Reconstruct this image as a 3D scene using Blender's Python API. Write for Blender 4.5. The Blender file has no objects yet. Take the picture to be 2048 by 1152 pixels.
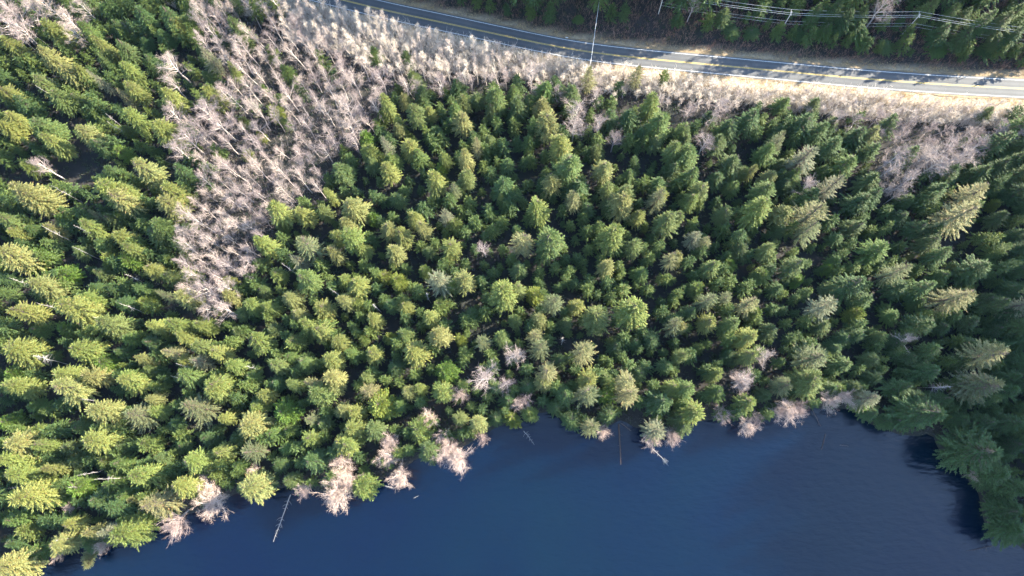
import bpy, math, random
import numpy as np
from mathutils import Vector

SC = bpy.context.scene
COL = SC.collection
rng = np.random.default_rng(11)
R = math.radians

# ------------------------------------------------------------------ camera, sky, sun, exposure
CAM_Z, F_PX = 252.0, 1366.0
CAM_RX, CAM_RY = R(13.3), R(1.5)
cam_d = bpy.data.cameras.new('camera')
cam_d.sensor_width = 36.0
cam_d.lens = 36.0 * F_PX / 2048.0
cam_d.clip_start = 1.0
cam_d.clip_end = 20000.0
cam = bpy.data.objects.new('camera', cam_d)
cam.location = (0, 0, CAM_Z)
cam.rotation_euler = (CAM_RX, CAM_RY, 0)
COL.objects.link(cam)
SC.camera = cam

SUN_AZ, SUN_EL = R(22.0), R(27.0)          # azimuth counted from +X towards +Y
world = bpy.data.worlds.new('World')
SC.world = world
world.use_nodes = True
wn = world.node_tree.nodes
wl = world.node_tree.links
wn.clear()
sky = wn.new('ShaderNodeTexSky')
sky.sky_type = 'NISHITA'
sky.sun_disc = False
sky.sun_elevation = SUN_EL
sky.sun_rotation = math.pi / 2 - SUN_AZ
sky.air_density = 1.2
sky.dust_density = 0.4
sky.ozone_density = 2.0
bg = wn.new('ShaderNodeBackground')
bg.inputs['Strength'].default_value = 0.125
wo = wn.new('ShaderNodeOutputWorld')
wl.new(sky.outputs[0], bg.inputs[0])
wl.new(bg.outputs[0], wo.inputs[0])

sun_d = bpy.data.lights.new('sun', 'SUN')
sun_d.energy = 5.0
sun_d.angle = R(0.53)
sun_d.color = (1.0, 0.91, 0.74)
sun = bpy.data.objects.new('sun', sun_d)
sdir = Vector((math.cos(SUN_AZ) * math.cos(SUN_EL), math.sin(SUN_AZ) * math.cos(SUN_EL), math.sin(SUN_EL)))
sun.rotation_euler = sdir.to_track_quat('Z', 'Y').to_euler()
sun.location = (150, 60, 120)
COL.objects.link(sun)

SC.view_settings.view_transform = 'Standard'
SC.view_settings.look = 'None'
SC.view_settings.exposure = 2.58
SC.view_settings.gamma = 1.0
SC.view_settings.use_curve_mapping = False
SC.render.engine = 'CYCLES'

# ------------------------------------------------------------------ photo pixel -> place (through a height)
def _rot():
    cx, sx, cy, sy = math.cos(CAM_RX), math.sin(CAM_RX), math.cos(CAM_RY), math.sin(CAM_RY)
    return np.array([[cy, 0, sy], [0, 1, 0], [-sy, 0, cy]]) @ np.array([[1, 0, 0], [0, cx, -sx], [0, sx, cx]])
ROT = _rot()
def px(x, y, z=0.0):
    """photo pixel (2048 x 1152) -> world XY where its ray meets height z"""
    d = ROT @ np.array([(x - 1024.0) / F_PX, -(y - 576.0) / F_PX, -1.0])
    t = (z - CAM_Z) / d[2]
    return np.array([d[0] * t, d[1] * t])
def to_px(P):
    P = np.atleast_2d(P)
    c = (P - np.array([0, 0, CAM_Z])) @ ROT
    return np.stack([1024 - F_PX * c[:, 0] / c[:, 2], 576 + F_PX * c[:, 1] / c[:, 2]], 1)

# ------------------------------------------------------------------ the lie of the land
ROAD_Z = 6.0
road_px = [(697, 3), (784, 24), (888, 45.5), (992, 68), (1097, 90.5), (1183, 105.5), (1288, 117), (1380, 125.5),
           (1522, 138.5), (1695, 155), (1869, 168), (2048, 177.5)]
rp = np.array([px(x, y, ROAD_Z) for x, y in road_px])
first = (rp[0] - rp[1]) / np.linalg.norm(rp[0] - rp[1])
last = (rp[-1] - rp[-3]) / np.linalg.norm(rp[-1] - rp[-3])
perp_l = np.array([first[1], -first[0]])
pre = [rp[0] + first * d + np.array([-0.00, 0.0006]) * d * d for d in (420, 240, 120, 60, 25)]
post = [rp[-1] + last * d + np.array([0.0, 0.0005]) * d * d for d in (25, 60, 120, 240, 420)]
ctrl = np.array(pre + list(rp) + post)
# smooth resample
def resample(c, step):
    seg = np.linalg.norm(np.diff(c, axis=0), axis=1)
    s = np.concatenate([[0], np.cumsum(seg)])
    n = int(s[-1] / step)
    q = np.linspace(0, s[-1], n)
    out = np.stack([np.interp(q, s, c[:, 0]), np.interp(q, s, c[:, 1])], 1)
    k = int(26 / step)
    ker = np.hanning(2 * k + 1); ker /= ker.sum()
    pad = np.concatenate([np.repeat(out[:1], k, 0), out, np.repeat(out[-1:], k, 0)])
    sm = np.stack([np.convolve(pad[:, i], ker, 'valid') for i in (0, 1)], 1)
    return sm[k:-k]
RC = resample(ctrl, 2.5)
RT = np.gradient(RC, axis=0); RT /= np.linalg.norm(RT, axis=1)[:, None]
RN = np.stack([-RT[:, 1], RT[:, 0]], 1)            # points to the hill side (+Y)

shore_px = [(-260, 1420), (-60, 1250), (60, 1160), (105, 1098), (190, 1085), (255, 1090), (305, 1062), (322, 1040), (395, 1022),
            (470, 985), (555, 972), (615, 968), (650, 985), (700, 985), (765, 955), (805, 935), (838, 910), (895, 905), (940, 880),
            (985, 853), (1045, 835), (1100, 818), (1135, 845), (1175, 858), (1215, 850), (1242, 838), (1290, 858), (1340, 860),
            (1415, 835), (1460, 842), (1525, 838), (1600, 815), (1700, 812), (1735, 845), (1800, 868), (1872, 866), (1880, 905),
            (1925, 935), (1962, 990), (1972, 1045), (2030, 1085), (2110, 1130), (2260, 1230), (2500, 1420)]
SP = np.array([px(x, y, 0) for x, y in shore_px])
# break up the traced line
def rough(c, step, amp):
    seg = np.linalg.norm(np.diff(c, axis=0), axis=1)
    s = np.concatenate([[0], np.cumsum(seg)])
    q = np.linspace(0, s[-1], int(s[-1] / step))
    o = np.stack([np.interp(q, s, c[:, 0]), np.interp(q, s, c[:, 1])], 1)
    return o + np.random.default_rng(5).normal(0, amp, o.shape)
SP = rough(SP, 3.0, 0.35)
LAKE = np.concatenate([SP, [[900, -900], [-900, -900]]])

def poly_dist(P, c):
    """distance to an open polyline, and index of the nearest segment"""
    best = np.full(len(P), 1e9); idx = np.zeros(len(P), int)
    for i in range(len(c) - 1):
        a, b = c[i], c[i + 1]
        ab = b - a
        t = np.clip(((P - a) @ ab) / (ab @ ab), 0, 1)
        d = np.hypot(*(P - a - t[:, None] * ab).T)
        m = d < best
        best[m] = d[m]; idx[m] = i
    return best, idx
def in_poly(P, c):
    ins = np.zeros(len(P), bool)
    x, y = P[:, 0], P[:, 1]
    for i in range(len(c)):
        x1, y1 = c[i]; x2, y2 = c[(i + 1) % len(c)]
        m = ((y1 > y) != (y2 > y))
        if y1 != y2:
            ins ^= m & (x < (x2 - x1) * (y - y1) / (y2 - y1) + x1)
    return ins
def shore_sd(P):
    d, _ = poly_dist(P, SP)
    return np.where(in_poly(P, LAKE), -d, d)
RCs = RC[::3]
def road_sd(P):
    d, i = poly_dist(P, RCs)
    n = RN[::3][i]
    return d * np.sign(((P - RCs[i]) * n).sum(1))
def sstep(a, b, x):
    t = np.clip((x - a) / (b - a), 0, 1)
    return t * t * (3 - 2 * t)
def hgt(P):
    P = np.atleast_2d(np.asarray(P, float))
    ds, dr = shore_sd(P), road_sd(P)
    bump = 0.35 * np.sin(P[:, 0] * .11 + 1.3) * np.sin(P[:, 1] * .13) + 0.22 * np.sin(P[:, 0] * .31 + P[:, 1] * .27)
    land = 0.25 + 1.1 * sstep(0, 6, ds) + np.clip(ds, 0, 120) * 0.028 + bump * sstep(2, 10, ds)
    land = np.where(ds < 0, np.maximum(0.25 + ds * 0.35, -5.0), land)
    a = np.abs(dr)
    flat = 1 - sstep(6.5, 17, a)
    up = ROAD_Z + 0.5 + np.clip(dr - 7, 0, 300) * 0.24 + bump
    up = up + 0.50 * np.clip(dr - 24, 0, 160) * (1 - sstep(25, 80, P[:, 0]))  # unseen slope beyond the road, steepened to deepen the shade on it
    land = land + 72 * sstep(198, 262, P[:, 0]) * (1 - sstep(72, 120, P[:, 1])) * sstep(2, 20, ds)  # unseen ridge, raised until it shades the cove and the forest behind
    z = np.where(dr > 0, up, land)
    edge = ROAD_Z - 0.06 - 0.30 * sstep(5.2, 6.6, a)
    z = z * (1 - flat) + edge * flat
    return z
# look-up grid, so that thousands of placements stay quick
_GX = np.arange(-460, 461, 2.5); _GY = np.arange(-160, 421, 2.5)
_g = np.stack([a.ravel() for a in np.meshgrid(_GX, _GY)], 1)
_shp = (len(_GY), len(_GX))
hgt_exact = hgt
_tab = {'h': hgt(_g).reshape(_shp), 's': shore_sd(_g).reshape(_shp), 'r': road_sd(_g).reshape(_shp)}
def _look(key, P):
    P = np.atleast_2d(np.asarray(P, float))
    u = np.clip((P[:, 0] + 460) / 2.5, 0, len(_GX) - 1.001); v = np.clip((P[:, 1] + 160) / 2.5, 0, len(_GY) - 1.001)
    i, j = u.astype(int), v.astype(int); fu, fv = u - i, v - j; t = _tab[key]
    return (t[j, i] * (1 - fu) + t[j, i + 1] * fu) * (1 - fv) + (t[j + 1, i] * (1 - fu) + t[j + 1, i + 1] * fu) * fv
hgt = lambda P: _look('h', P)
shore_sd = lambda P: _look('s', P)
road_sd = lambda P: _look('r', P)
def h1(x, y):
    return float(hgt([(x, y)])[0])

# ------------------------------------------------------------------ materials
def newmat(name):
    m = bpy.data.materials.new(name)
    m.use_nodes = True
    nt = m.node_tree
    b = nt.nodes['Principled BSDF']
    return m, nt, b, nt.nodes['Material Output']
def N(nt, t, **kw):
    n = nt.nodes.new(t)
    for k, v in kw.items():
        setattr(n, k, v)
    return n
def ramp(nt, fac, stops):
    r = N(nt, 'ShaderNodeValToRGB')
    el = r.color_ramp.elements
    while len(el) < len(stops):
        el.new(0.5)
    for e, (p, c) in zip(el, stops):
        e.position = p
        e.color = (*c, 1)
    nt.links.new(fac, r.inputs[0])
    return r.outputs[0]
def noise(nt, scale, detail=4, rough=.6, coord='Object'):
    tc = N(nt, 'ShaderNodeTexCoord')
    n = N(nt, 'ShaderNodeTexNoise')
    n.inputs['Scale'].default_value = scale
    n.inputs['Detail'].default_value = detail
    n.inputs['Roughness'].default_value = rough
    nt.links.new(tc.outputs[coord], n.inputs['Vector'])
    return n.outputs['Fac']
def mul(nt, a, b, fac=1.0):
    m = N(nt, 'ShaderNodeMix', data_type='RGBA', blend_type='MULTIPLY')
    m.inputs[0].default_value = fac
    nt.links.new(a, m.inputs[6])
    if hasattr(b, 'links'):
        nt.links.new(b, m.inputs[7])
    else:
        m.inputs[7].default_value = (*b, 1)
    return m.outputs[2]

def foliage(name, stops, transl=0.25, by_object=True, inst=False):
    m, nt, b, out = newmat(name)
    at = N(nt, 'ShaderNodeAttribute', attribute_name='tint')
    if by_object:
        base = N(nt, 'ShaderNodeObjectInfo').outputs['Color']
    else:
        a2 = N(nt, 'ShaderNodeAttribute', attribute_name='pick')
        if inst: a2.attribute_type = 'INSTANCER'
        base = ramp(nt, a2.outputs['Fac'], stops)
    col = mul(nt, base, at.outputs['Color'])
    nt.links.new(col, b.inputs['Base Color'])
    b.inputs['Roughness'].default_value = 0.62
    b.inputs['Specular IOR Level'].default_value = 0.25
    tr = N(nt, 'ShaderNodeBsdfTranslucent')
    nt.links.new(mul(nt, col, (1.05, 1.1, 0.55)), tr.inputs['Color'])
    mx = N(nt, 'ShaderNodeMixShader')
    mx.inputs[0].default_value = transl
    nt.links.new(b.outputs[0], mx.inputs[1])
    nt.links.new(tr.outputs[0], mx.inputs[2])
    nt.links.new(mx.outputs[0], out.inputs[0])
    return m
# needle colours, each with the word a label uses for it
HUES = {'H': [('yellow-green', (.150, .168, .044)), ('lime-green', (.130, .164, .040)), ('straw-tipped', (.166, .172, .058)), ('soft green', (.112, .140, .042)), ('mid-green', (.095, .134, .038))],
        'F': [('dark green', (.052, .088, .028)), ('grass-green', (.078, .122, .030)), ('deep green', (.062, .100, .030)), ('dull green', (.076, .106, .034))],
        'S': [('grey-green', (.112, .128, .056)), ('silvery', (.150, .156, .088)), ('pale straw-green', (.165, .160, .068))],
        'Y': [('bright green', (.095, .158, .026)), ('yellowish', (.140, .170, .030)), ('light green', (.120, .158, .040))]}
M_HEM = foliage('hemlock_needles', None, .16)
M_FIR = foliage('fir_needles', None, .14)
M_SPR = foliage('spruce_needles', None, .12)
M_YOU = foliage('young_foliage', None, .22)
M_MIX = foliage('understorey_needles', [(0, (.046, .080, .026)), (.5, (.066, .102, .028)), (1, (.092, .124, .030))], .18, False, True)
M_FERN = foliage('undergrowth_leaves', [(0, (.025, .045, .020)), (.5, (.042, .060, .026)), (1, (.050, .046, .030))], .15, False)

def bark(name, c1, c2, scale=3.0, rough=.85, vary=True):
    m, nt, b, out = newmat(name)
    oi = N(nt, 'ShaderNodeObjectInfo')
    n = noise(nt, scale, 5)
    col = ramp(nt, n, [(.3, c1), (.7, c2)])
    v = ramp(nt, oi.outputs['Random'], [(0, (.66, .62, .64)), (.35, (.86, .80, .80)), (.65, (1.0, .96, .93)), (1, (1.06, 1.0, .92))])
    nt.links.new(mul(nt, col, v) if vary else col, b.inputs['Base Color'])
    b.inputs['Roughness'].default_value = rough
    return m
M_BARK = bark('conifer_bark', (.07, .05, .038), (.15, .12, .10))
M_ALD = bark('alder_bark', (.40, .365, .345), (.58, .54, .51), 1.2)
M_TWIG = bark('alder_twigs', (.26, .215, .20), (.375, .32, .298), .6)
M_STWIG = bark('sapling_twigs', (.50, .44, .375), (.66, .60, .52), .6)
M_TWIGR = bark('shore_alder_twigs', (.34, .265, .235), (.46, .375, .335), .6)
M_SNAG = bark('weathered_wood', (.26, .245, .23), (.42, .40, .38), 2.0)
M_DRIFT = bark('sodden_wood', (.045, .030, .024), (.10, .060, .045), 1.5, .45)
M_POLE = bark('pole_wood', (.42, .40, .37), (.56, .54, .50), 2.0)
M_CANE = bark('bare_canes', (.56, .485, .405), (.70, .635, .545), .15, vary=False)
M_GCANE = bark('grove_canes', (.25, .205, .195), (.36, .30, .28), .15, vary=False)
M_SCANE = bark('shore_canes', (.07, .055, .045), (.16, .13, .11), .15, vary=False)
M_RCANE = bark('red_bank_canes', (.22, .105, .078), (.34, .20, .14), .12, vary=False)
M_GRASS = bark('dry_grass', (.42, .27, .10), (.58, .44, .22), .09, vary=False)

def simple(name, col, rough=.5, metal=0.0):
    m, nt, b, out = newmat(name)
    n = noise(nt, 4.0, 3)
    nt.links.new(ramp(nt, n, [(.3, tuple(c * .85 for c in col)), (.7, col)]), b.inputs['Base Color'])
    b.inputs['Roughness'].default_value = rough
    b.inputs['Metallic'].default_value = metal
    return m
M_WIRE = simple('aluminium_wire', (.62, .62, .62), .45, .3)
M_CERAM = simple('glazed_ceramic', (.70, .70, .68), .25)
M_STEEL = simple('galvanised_steel', (.55, .56, .57), .5, .6)
M_WHITE = simple('white_sheeting', (.78, .78, .76), .5)
M_DARK = simple('dark_post', (.06, .055, .05), .8)

# road paint, worn
def paint(name, col):
    m, nt, b, out = newmat(name)
    n = noise(nt, 1.6, 6, .75)
    nt.links.new(ramp(nt, n, [(.30, tuple(c * .55 for c in col)), (.55, col)]), b.inputs['Base Color'])
    b.inputs['Roughness'].default_value = .6
    return m
M_PWHITE = paint('white_road_paint', (.78, .78, .76))
M_PYEL = paint('yellow_road_paint', (.72, .50, .10))

# asphalt
m, nt, b, out = newmat('asphalt')
n1 = noise(nt, .09, 4); n2 = noise(nt, 6.0, 6, .7)
c = mul(nt, ramp(nt, n1, [(.3, (.070, .073, .077)), (.7, (.094, .096, .099))]), ramp(nt, n2, [(.25, (.78, .78, .78)), (.75, (1.08, 1.08, 1.08))]))
at = N(nt, 'ShaderNodeAttribute', attribute_name='wear')
c = mul(nt, c, ramp(nt, at.outputs['Fac'], [(0, (1.04, 1.04, 1.04)), (1, (.80, .80, .81))]))
n4 = noise(nt, .5, 8, .8)
c = mul(nt, c, ramp(nt, n4, [(.36, (.72, .72, .73)), (.44, (1, 1, 1))]))
nt.links.new(c, b.inputs['Base Color']); b.inputs['Roughness'].default_value = .8
M_ASPH = m
m, nt, b, out = newmat('gravel_shoulder')
n1 = noise(nt, .35, 5); n2 = noise(nt, 5.0, 5, .7)
c = mul(nt, ramp(nt, n1, [(.3, (.16, .12, .075)), (.55, (.28, .20, .11)), (.75, (.20, .175, .14))]), ramp(nt, n2, [(.25, (.7, .7, .7)), (.75, (1.1, 1.1, 1.1))]))
nt.links.new(c, b.inputs['Base Color']); b.inputs['Roughness'].default_value = .9
M_GRAV = m
# forest floor; the 'tint' attribute holds how far the litter is straw (near the road, under the alders)
m, nt, b, out = newmat('forest_floor')
n1 = noise(nt, .06, 6); n2 = noise(nt, .9, 6, .7); n3 = noise(nt, .25, 5, .65)
dk = ramp(nt, n1, [(.3, (.016, .016, .015)), (.5, (.024, .021, .019)), (.68, (.017, .023, .016))])
st = ramp(nt, n3, [(.3, (.21, .16, .11)), (.5, (.36, .29, .195)), (.7, (.30, .22, .13))])
at = N(nt, 'ShaderNodeAttribute', attribute_name='tint')
mx = N(nt, 'ShaderNodeMix', data_type='RGBA'); nt.links.new(at.outputs['Fac'], mx.inputs[0]); nt.links.new(dk, mx.inputs[6]); nt.links.new(st, mx.inputs[7])
c = mul(nt, mx.outputs[2], ramp(nt, n2, [(.25, (.6, .6, .6)), (.75, (1.25, 1.22, 1.2))]))
nt.links.new(c, b.inputs['Base Color']); b.inputs['Roughness'].default_value = .95
M_FLOOR = m
# lake water
m, nt, b, out = newmat('lake_water')
n1 = noise(nt, .013, 3, .5)
c = ramp(nt, n1, [(.36, (.0001, .0032, .0155)), (.52, (.0001, .0044, .0155)), (.68, (.0003, .0060, .0155))])
nt.links.new(c, b.inputs['Base Color'])
b.inputs['IOR'].default_value = 1.48
b.inputs['Roughness'].default_value = .06
b.subsurface_method = 'BURLEY'
b.inputs['Subsurface Weight'].default_value = 1.0
b.inputs['Subsurface Radius'].default_value = (1, 1, 1)
b.inputs['Subsurface Scale'].default_value = 9.0
tc = N(nt, 'ShaderNodeTexCoord')
mp = N(nt, 'ShaderNodeMapping'); mp.inputs['Scale'].default_value = (.55, 1.3, 1); mp.inputs['Rotation'].default_value = (0, 0, R(-18))
wv = N(nt, 'ShaderNodeTexNoise'); wv.inputs['Scale'].default_value = .45; wv.inputs['Detail'].default_value = 5
nt.links.new(tc.outputs['Object'], mp.inputs[0]); nt.links.new(mp.outputs[0], wv.inputs['Vector'])
bp = N(nt, 'ShaderNodeBump'); bp.inputs['Strength'].default_value = .45; bp.inputs['Distance'].default_value = .7
nt.links.new(wv.outputs['Fac'], bp.inputs['Height']); nt.links.new(bp.outputs[0], b.inputs['Normal'])
M_WATER = m

# ------------------------------------------------------------------ mesh helpers
class MB:
    """collects vertices, faces, a per-face tint and pick value; build() links ONE mesh object"""
    def __init__(s):
        s.v, s.q, s.t, s.tq, s.tt, s.pq, s.pt, s.n = [], [], [], [], [], [], [], 0
    def quads(s, V, tint=None, pick=None):
        """V (n,4,3)"""
        k = len(V)
        if not k:
            return
        s.v.append(V.reshape(-1, 3))
        s.q.append(s.n + np.arange(4 * k).reshape(k, 4))
        s.tq.append(np.ones((k, 3)) if tint is None else tint)
        s.pq.append(np.zeros(k) if pick is None else np.broadcast_to(pick, (k,)))
        s.n += 4 * k
    def tubes(s, A, B, ra, rb, sides=3, tint=None):
        """open tapered tubes from A to B, all at once"""
        A, B = np.atleast_2d(A).astype(float), np.atleast_2d(B).astype(float)
        k = len(A)
        ra = np.broadcast_to(ra, (k,)); rb = np.broadcast_to(rb, (k,))
        D = B - A
        D = D / np.maximum(np.linalg.norm(D, axis=1), 1e-9)[:, None]
        ref = np.where((np.abs(D[:, 2]) > .9)[:, None], np.array([[1., 0, 0]]), np.array([[0, 0, 1.]]))
        U = np.cross(D, ref); U /= np.linalg.norm(U, axis=1)[:, None]
        W = np.cross(D, U)
        ang = np.arange(sides) * 2 * np.pi / sides
        ring = U[:, None] * np.cos(ang)[None, :, None] + W[:, None] * np.sin(ang)[None, :, None]
        va = A[:, None] + ring * ra[:, None, None]
        vb = B[:, None] + ring * rb[:, None, None]
        j = np.arange(sides); j2 = (j + 1) % sides
        V = np.stack([va[:, j], va[:, j2], vb[:, j2], vb[:, j]], 2).reshape(-1, 4, 3)
        s.quads(V, None if tint is None else np.repeat(tint, sides, 0))
    def box(s, c, sx, sy, sz, rz=0.0):
        x, y, z = sx / 2, sy / 2, sz / 2
        cs = np.array([[-x, -y, -z], [x, -y, -z], [x, y, -z], [-x, y, -z], [-x, -y, z], [x, -y, z], [x, y, z], [-x, y, z]])
        ca, sa = math.cos(rz), math.sin(rz)
        cs = cs @ np.array([[ca, sa, 0], [-sa, ca, 0], [0, 0, 1]]) + np.array(c)
        f = [[3, 2, 1, 0], [4, 5, 6, 7], [0, 1, 5, 4], [1, 2, 6, 5], [2, 3, 7, 6], [3, 0, 4, 7]]
        s.quads(cs[np.array(f)])
    def append(s, verts, faces, tint, pick):
        s.v.append(verts); s.q.append(faces + s.n); s.tq.append(tint); s.pq.append(pick); s.n += len(verts)
    def arrays(s):
        return np.concatenate(s.v), np.concatenate(s.q), np.concatenate(s.tq), np.concatenate(s.pq)
    def mesh(s, name, mat, attrs=True, smooth=False):
        v, q, t, p = s.arrays()
        me = bpy.data.meshes.new(name)
        me.vertices.add(len(v)); me.vertices.foreach_set('co', v.astype(np.float32).ravel())
        me.loops.add(q.size); me.loops.foreach_set('vertex_index', q.astype(np.int32).ravel())
        me.polygons.add(len(q)); me.polygons.foreach_set('loop_start', np.arange(0, q.size, 4, dtype=np.int32))
        me.update(calc_edges=True)
        if attrs:
            a = me.attributes.new('tint', 'FLOAT_COLOR', 'FACE')
            a.data.foreach_set('color', np.concatenate([t, np.ones((len(t), 1))], 1).astype(np.float32).ravel())
            a = me.attributes.new('pick', 'FLOAT', 'FACE')
            a.data.foreach_set('value', p.astype(np.float32).ravel())
        if smooth:
            me.polygons.foreach_set('use_smooth', np.ones(len(q), bool))
        me.materials.append(mat)
        me.validate()
        return me
    def build(s, name, mat, parent=None, attrs=False, smooth=False):
        return link(name, s.mesh(name, mat, attrs, smooth), parent)
def link(name, me, parent=None):
    o = bpy.data.objects.new(name, me)
    COL.objects.link(o)
    if parent is not None:
        o.parent = parent
    return o
def empty(name, loc, rz=0.0, scale=(1, 1, 1), tilt=(0, 0)):
    o = bpy.data.objects.new(name, None)
    o.empty_display_size = 0.5
    o.location = loc; o.rotation_euler = (tilt[0], tilt[1], rz); o.scale = scale
    COL.objects.link(o)
    return o
def tag(o, label=None, cat=None, group=None, kind=None):
    if label: o['label'] = label
    if cat: o['category'] = cat
    if group: o['group'] = group
    if kind: o['kind'] = kind
    return o

# ------------------------------------------------------------------ ground, water, road
def axis(lo, hi, step, far):
    a = np.arange(lo, hi + step, step)
    ext = np.array([15, 40, 90, 180, 360, 800, 1800, far])
    return np.concatenate([lo - ext[::-1], a, a[-1] + ext])
gx = axis(-240, 245, 3.2, 6000.); gy = axis(-75, 240, 3.2, 6000.)
GX, GY = np.meshgrid(gx, gy)
P = np.stack([GX.ravel(), GY.ravel()], 1)
gz = hgt_exact(P)
gv = np.concatenate([P, gz[:, None]], 1)
nx, ny = len(gx), len(gy)
ii = (np.arange(ny - 1)[:, None] * nx + np.arange(nx - 1)[None]).ravel()
mb = MB(); mb.append(gv, np.stack([ii, ii + 1, ii + nx + 1, ii + nx], 1), np.ones((len(ii), 3)), np.zeros(len(ii)))
gme = mb.mesh('ground', M_FLOOR, False, True)
rd = road_sd(P); rd[np.abs(P).max(1) > 400] = 99
straw = np.where(rd < 0, 1 - sstep(8, 17, -rd), 1 - sstep(5.0, 8.5, rd))
ga = gme.attributes.new('tint', 'FLOAT_COLOR', 'POINT')
ga.data.foreach_set('color', np.stack([straw, straw, straw, np.ones(len(straw))], 1).astype(np.float32).ravel())
tag(link('ground', gme), kind='structure')
mb = MB()
sx = np.concatenate([[-7000, -3000, -1000], np.arange(-400, 401, 20), [1000, 3000, 7000]]); sy = np.concatenate([[-7000, -3000, -1000, -500], np.arange(-300, 61, 20)])
WX, WY = np.meshgrid(sx, sy)
wv_ = np.stack([WX.ravel(), WY.ravel(), np.zeros(WX.size)], 1); nxw = len(sx)
ii = (np.arange(len(sy) - 1)[:, None] * nxw + np.arange(nxw - 1)[None]).ravel()
mb.append(wv_, np.stack([ii, ii + 1, ii + nxw + 1, ii + nxw], 1), np.ones((len(ii), 3)), np.zeros(len(ii)))
tag(mb.build('lake_water', M_WATER), kind='structure')

def strip(o1, o2, z, a=0, bnd=None):
    L = RC + RN * np.broadcast_to(o1, (len(RC),))[:, None]; Rr = RC + RN * np.broadcast_to(o2, (len(RC),))[:, None]
    Lz = np.concatenate([L, np.full((len(L), 1), z)], 1); Rz = np.concatenate([Rr, np.full((len(L), 1), z)], 1)
    V = np.stack([Lz[:-1], Lz[1:], Rz[1:], Rz[:-1]], 1)
    mb = MB(); mb.quads(V[:, ::-1]); return mb
w1 = 4.9 + .35 * np.sin(np.arange(len(RC)) * .35) + rng.normal(0, .16, len(RC))
w2 = 5.3 + .4 * np.sin(np.arange(len(RC)) * .27 + 2) + rng.normal(0, .2, len(RC))
offs = np.linspace(-4.25, 4.35, 31)
ragged = rng.normal(0, .07, (2, len(RC)))
rows = []
for i_, o_ in enumerate(offs):
    oo = np.full(len(RC), o_) + (ragged[0] if i_ == 0 else ragged[1] if i_ == 30 else 0)
    rows.append(np.concatenate([RC + RN * oo[:, None], np.full((len(RC), 1), ROAD_Z + .03)], 1))
rv = np.concatenate(rows); nr = len(RC)
ii = (np.arange(30)[:, None] * nr + np.arange(nr - 1)[None]).ravel()
mb = MB(); mb.append(rv, np.stack([ii, ii + 1, ii + nr + 1, ii + nr], 1), np.ones((len(ii), 3)), np.zeros(len(ii)))
rme = mb.mesh('road', M_ASPH, False)
wear = sum(np.exp(-((offs - c_) / .33) ** 2) for c_ in (-2.75, -.98, .98, 2.75))
wear = np.repeat(wear, nr); ra_ = rme.attributes.new('wear', 'FLOAT', 'POINT'); ra_.data.foreach_set('value', wear.astype(np.float32))
road_n = tag(link('road', rme), kind='structure')
sh = strip(-w1, w2, ROAD_Z - .01).build('road_shoulder', M_GRAV); tag(sh, kind='structure')
LW = .16
strip(3.62, 3.62 + LW, ROAD_Z + .036).build('edge_line', M_PWHITE, road_n)
strip(-3.62 - LW, -3.62, ROAD_Z + .036).build('edge_line', M_PWHITE, road_n)
strip(.11, .11 + .14, ROAD_Z + .036).build('centre_line', M_PYEL, road_n)
strip(-.11 - .14, -.11, ROAD_Z + .036).build('centre_line', M_PYEL, road_n)

# ------------------------------------------------------------------ tree shapes
def sprays(mb, Pb, D, ln, wd, roll, rg, tint=None, pick=None):
    """leaf-shaped faces: base point, direction, length, width, roll"""
    k = len(Pb)
    D = D / np.linalg.norm(D, axis=1)[:, None]
    U = np.cross(D, np.array([[0, 0, 1.]])); nU = np.linalg.norm(U, axis=1); U = np.where((nU < 1e-3)[:, None], np.array([[1., 0, 0]]), U / np.maximum(nU, 1e-6)[:, None])
    W = np.cross(U, D)
    S = U * np.cos(roll)[:, None] + W * np.sin(roll)[:, None]
    mid = Pb + D * (ln * .5)[:, None]
    V = np.stack([Pb, mid - S * (wd / 2)[:, None], Pb + D * ln[:, None], mid + S * (wd / 2)[:, None]], 1)
    if tint is None:
        g = rg.uniform(.72, 1.28, k)
        w = rg.normal(0, .07, k)
        tint = np.stack([g * (1 + w), g, g * (1 - w * .6)], 1)
        dead = rg.random(k) < .035; tint[dead] = np.array([1.5, .95, 1.0]) * rg.uniform(.6, 1.1, (int(dead.sum()), 1))
    mb.quads(V, tint, pick)

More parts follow.
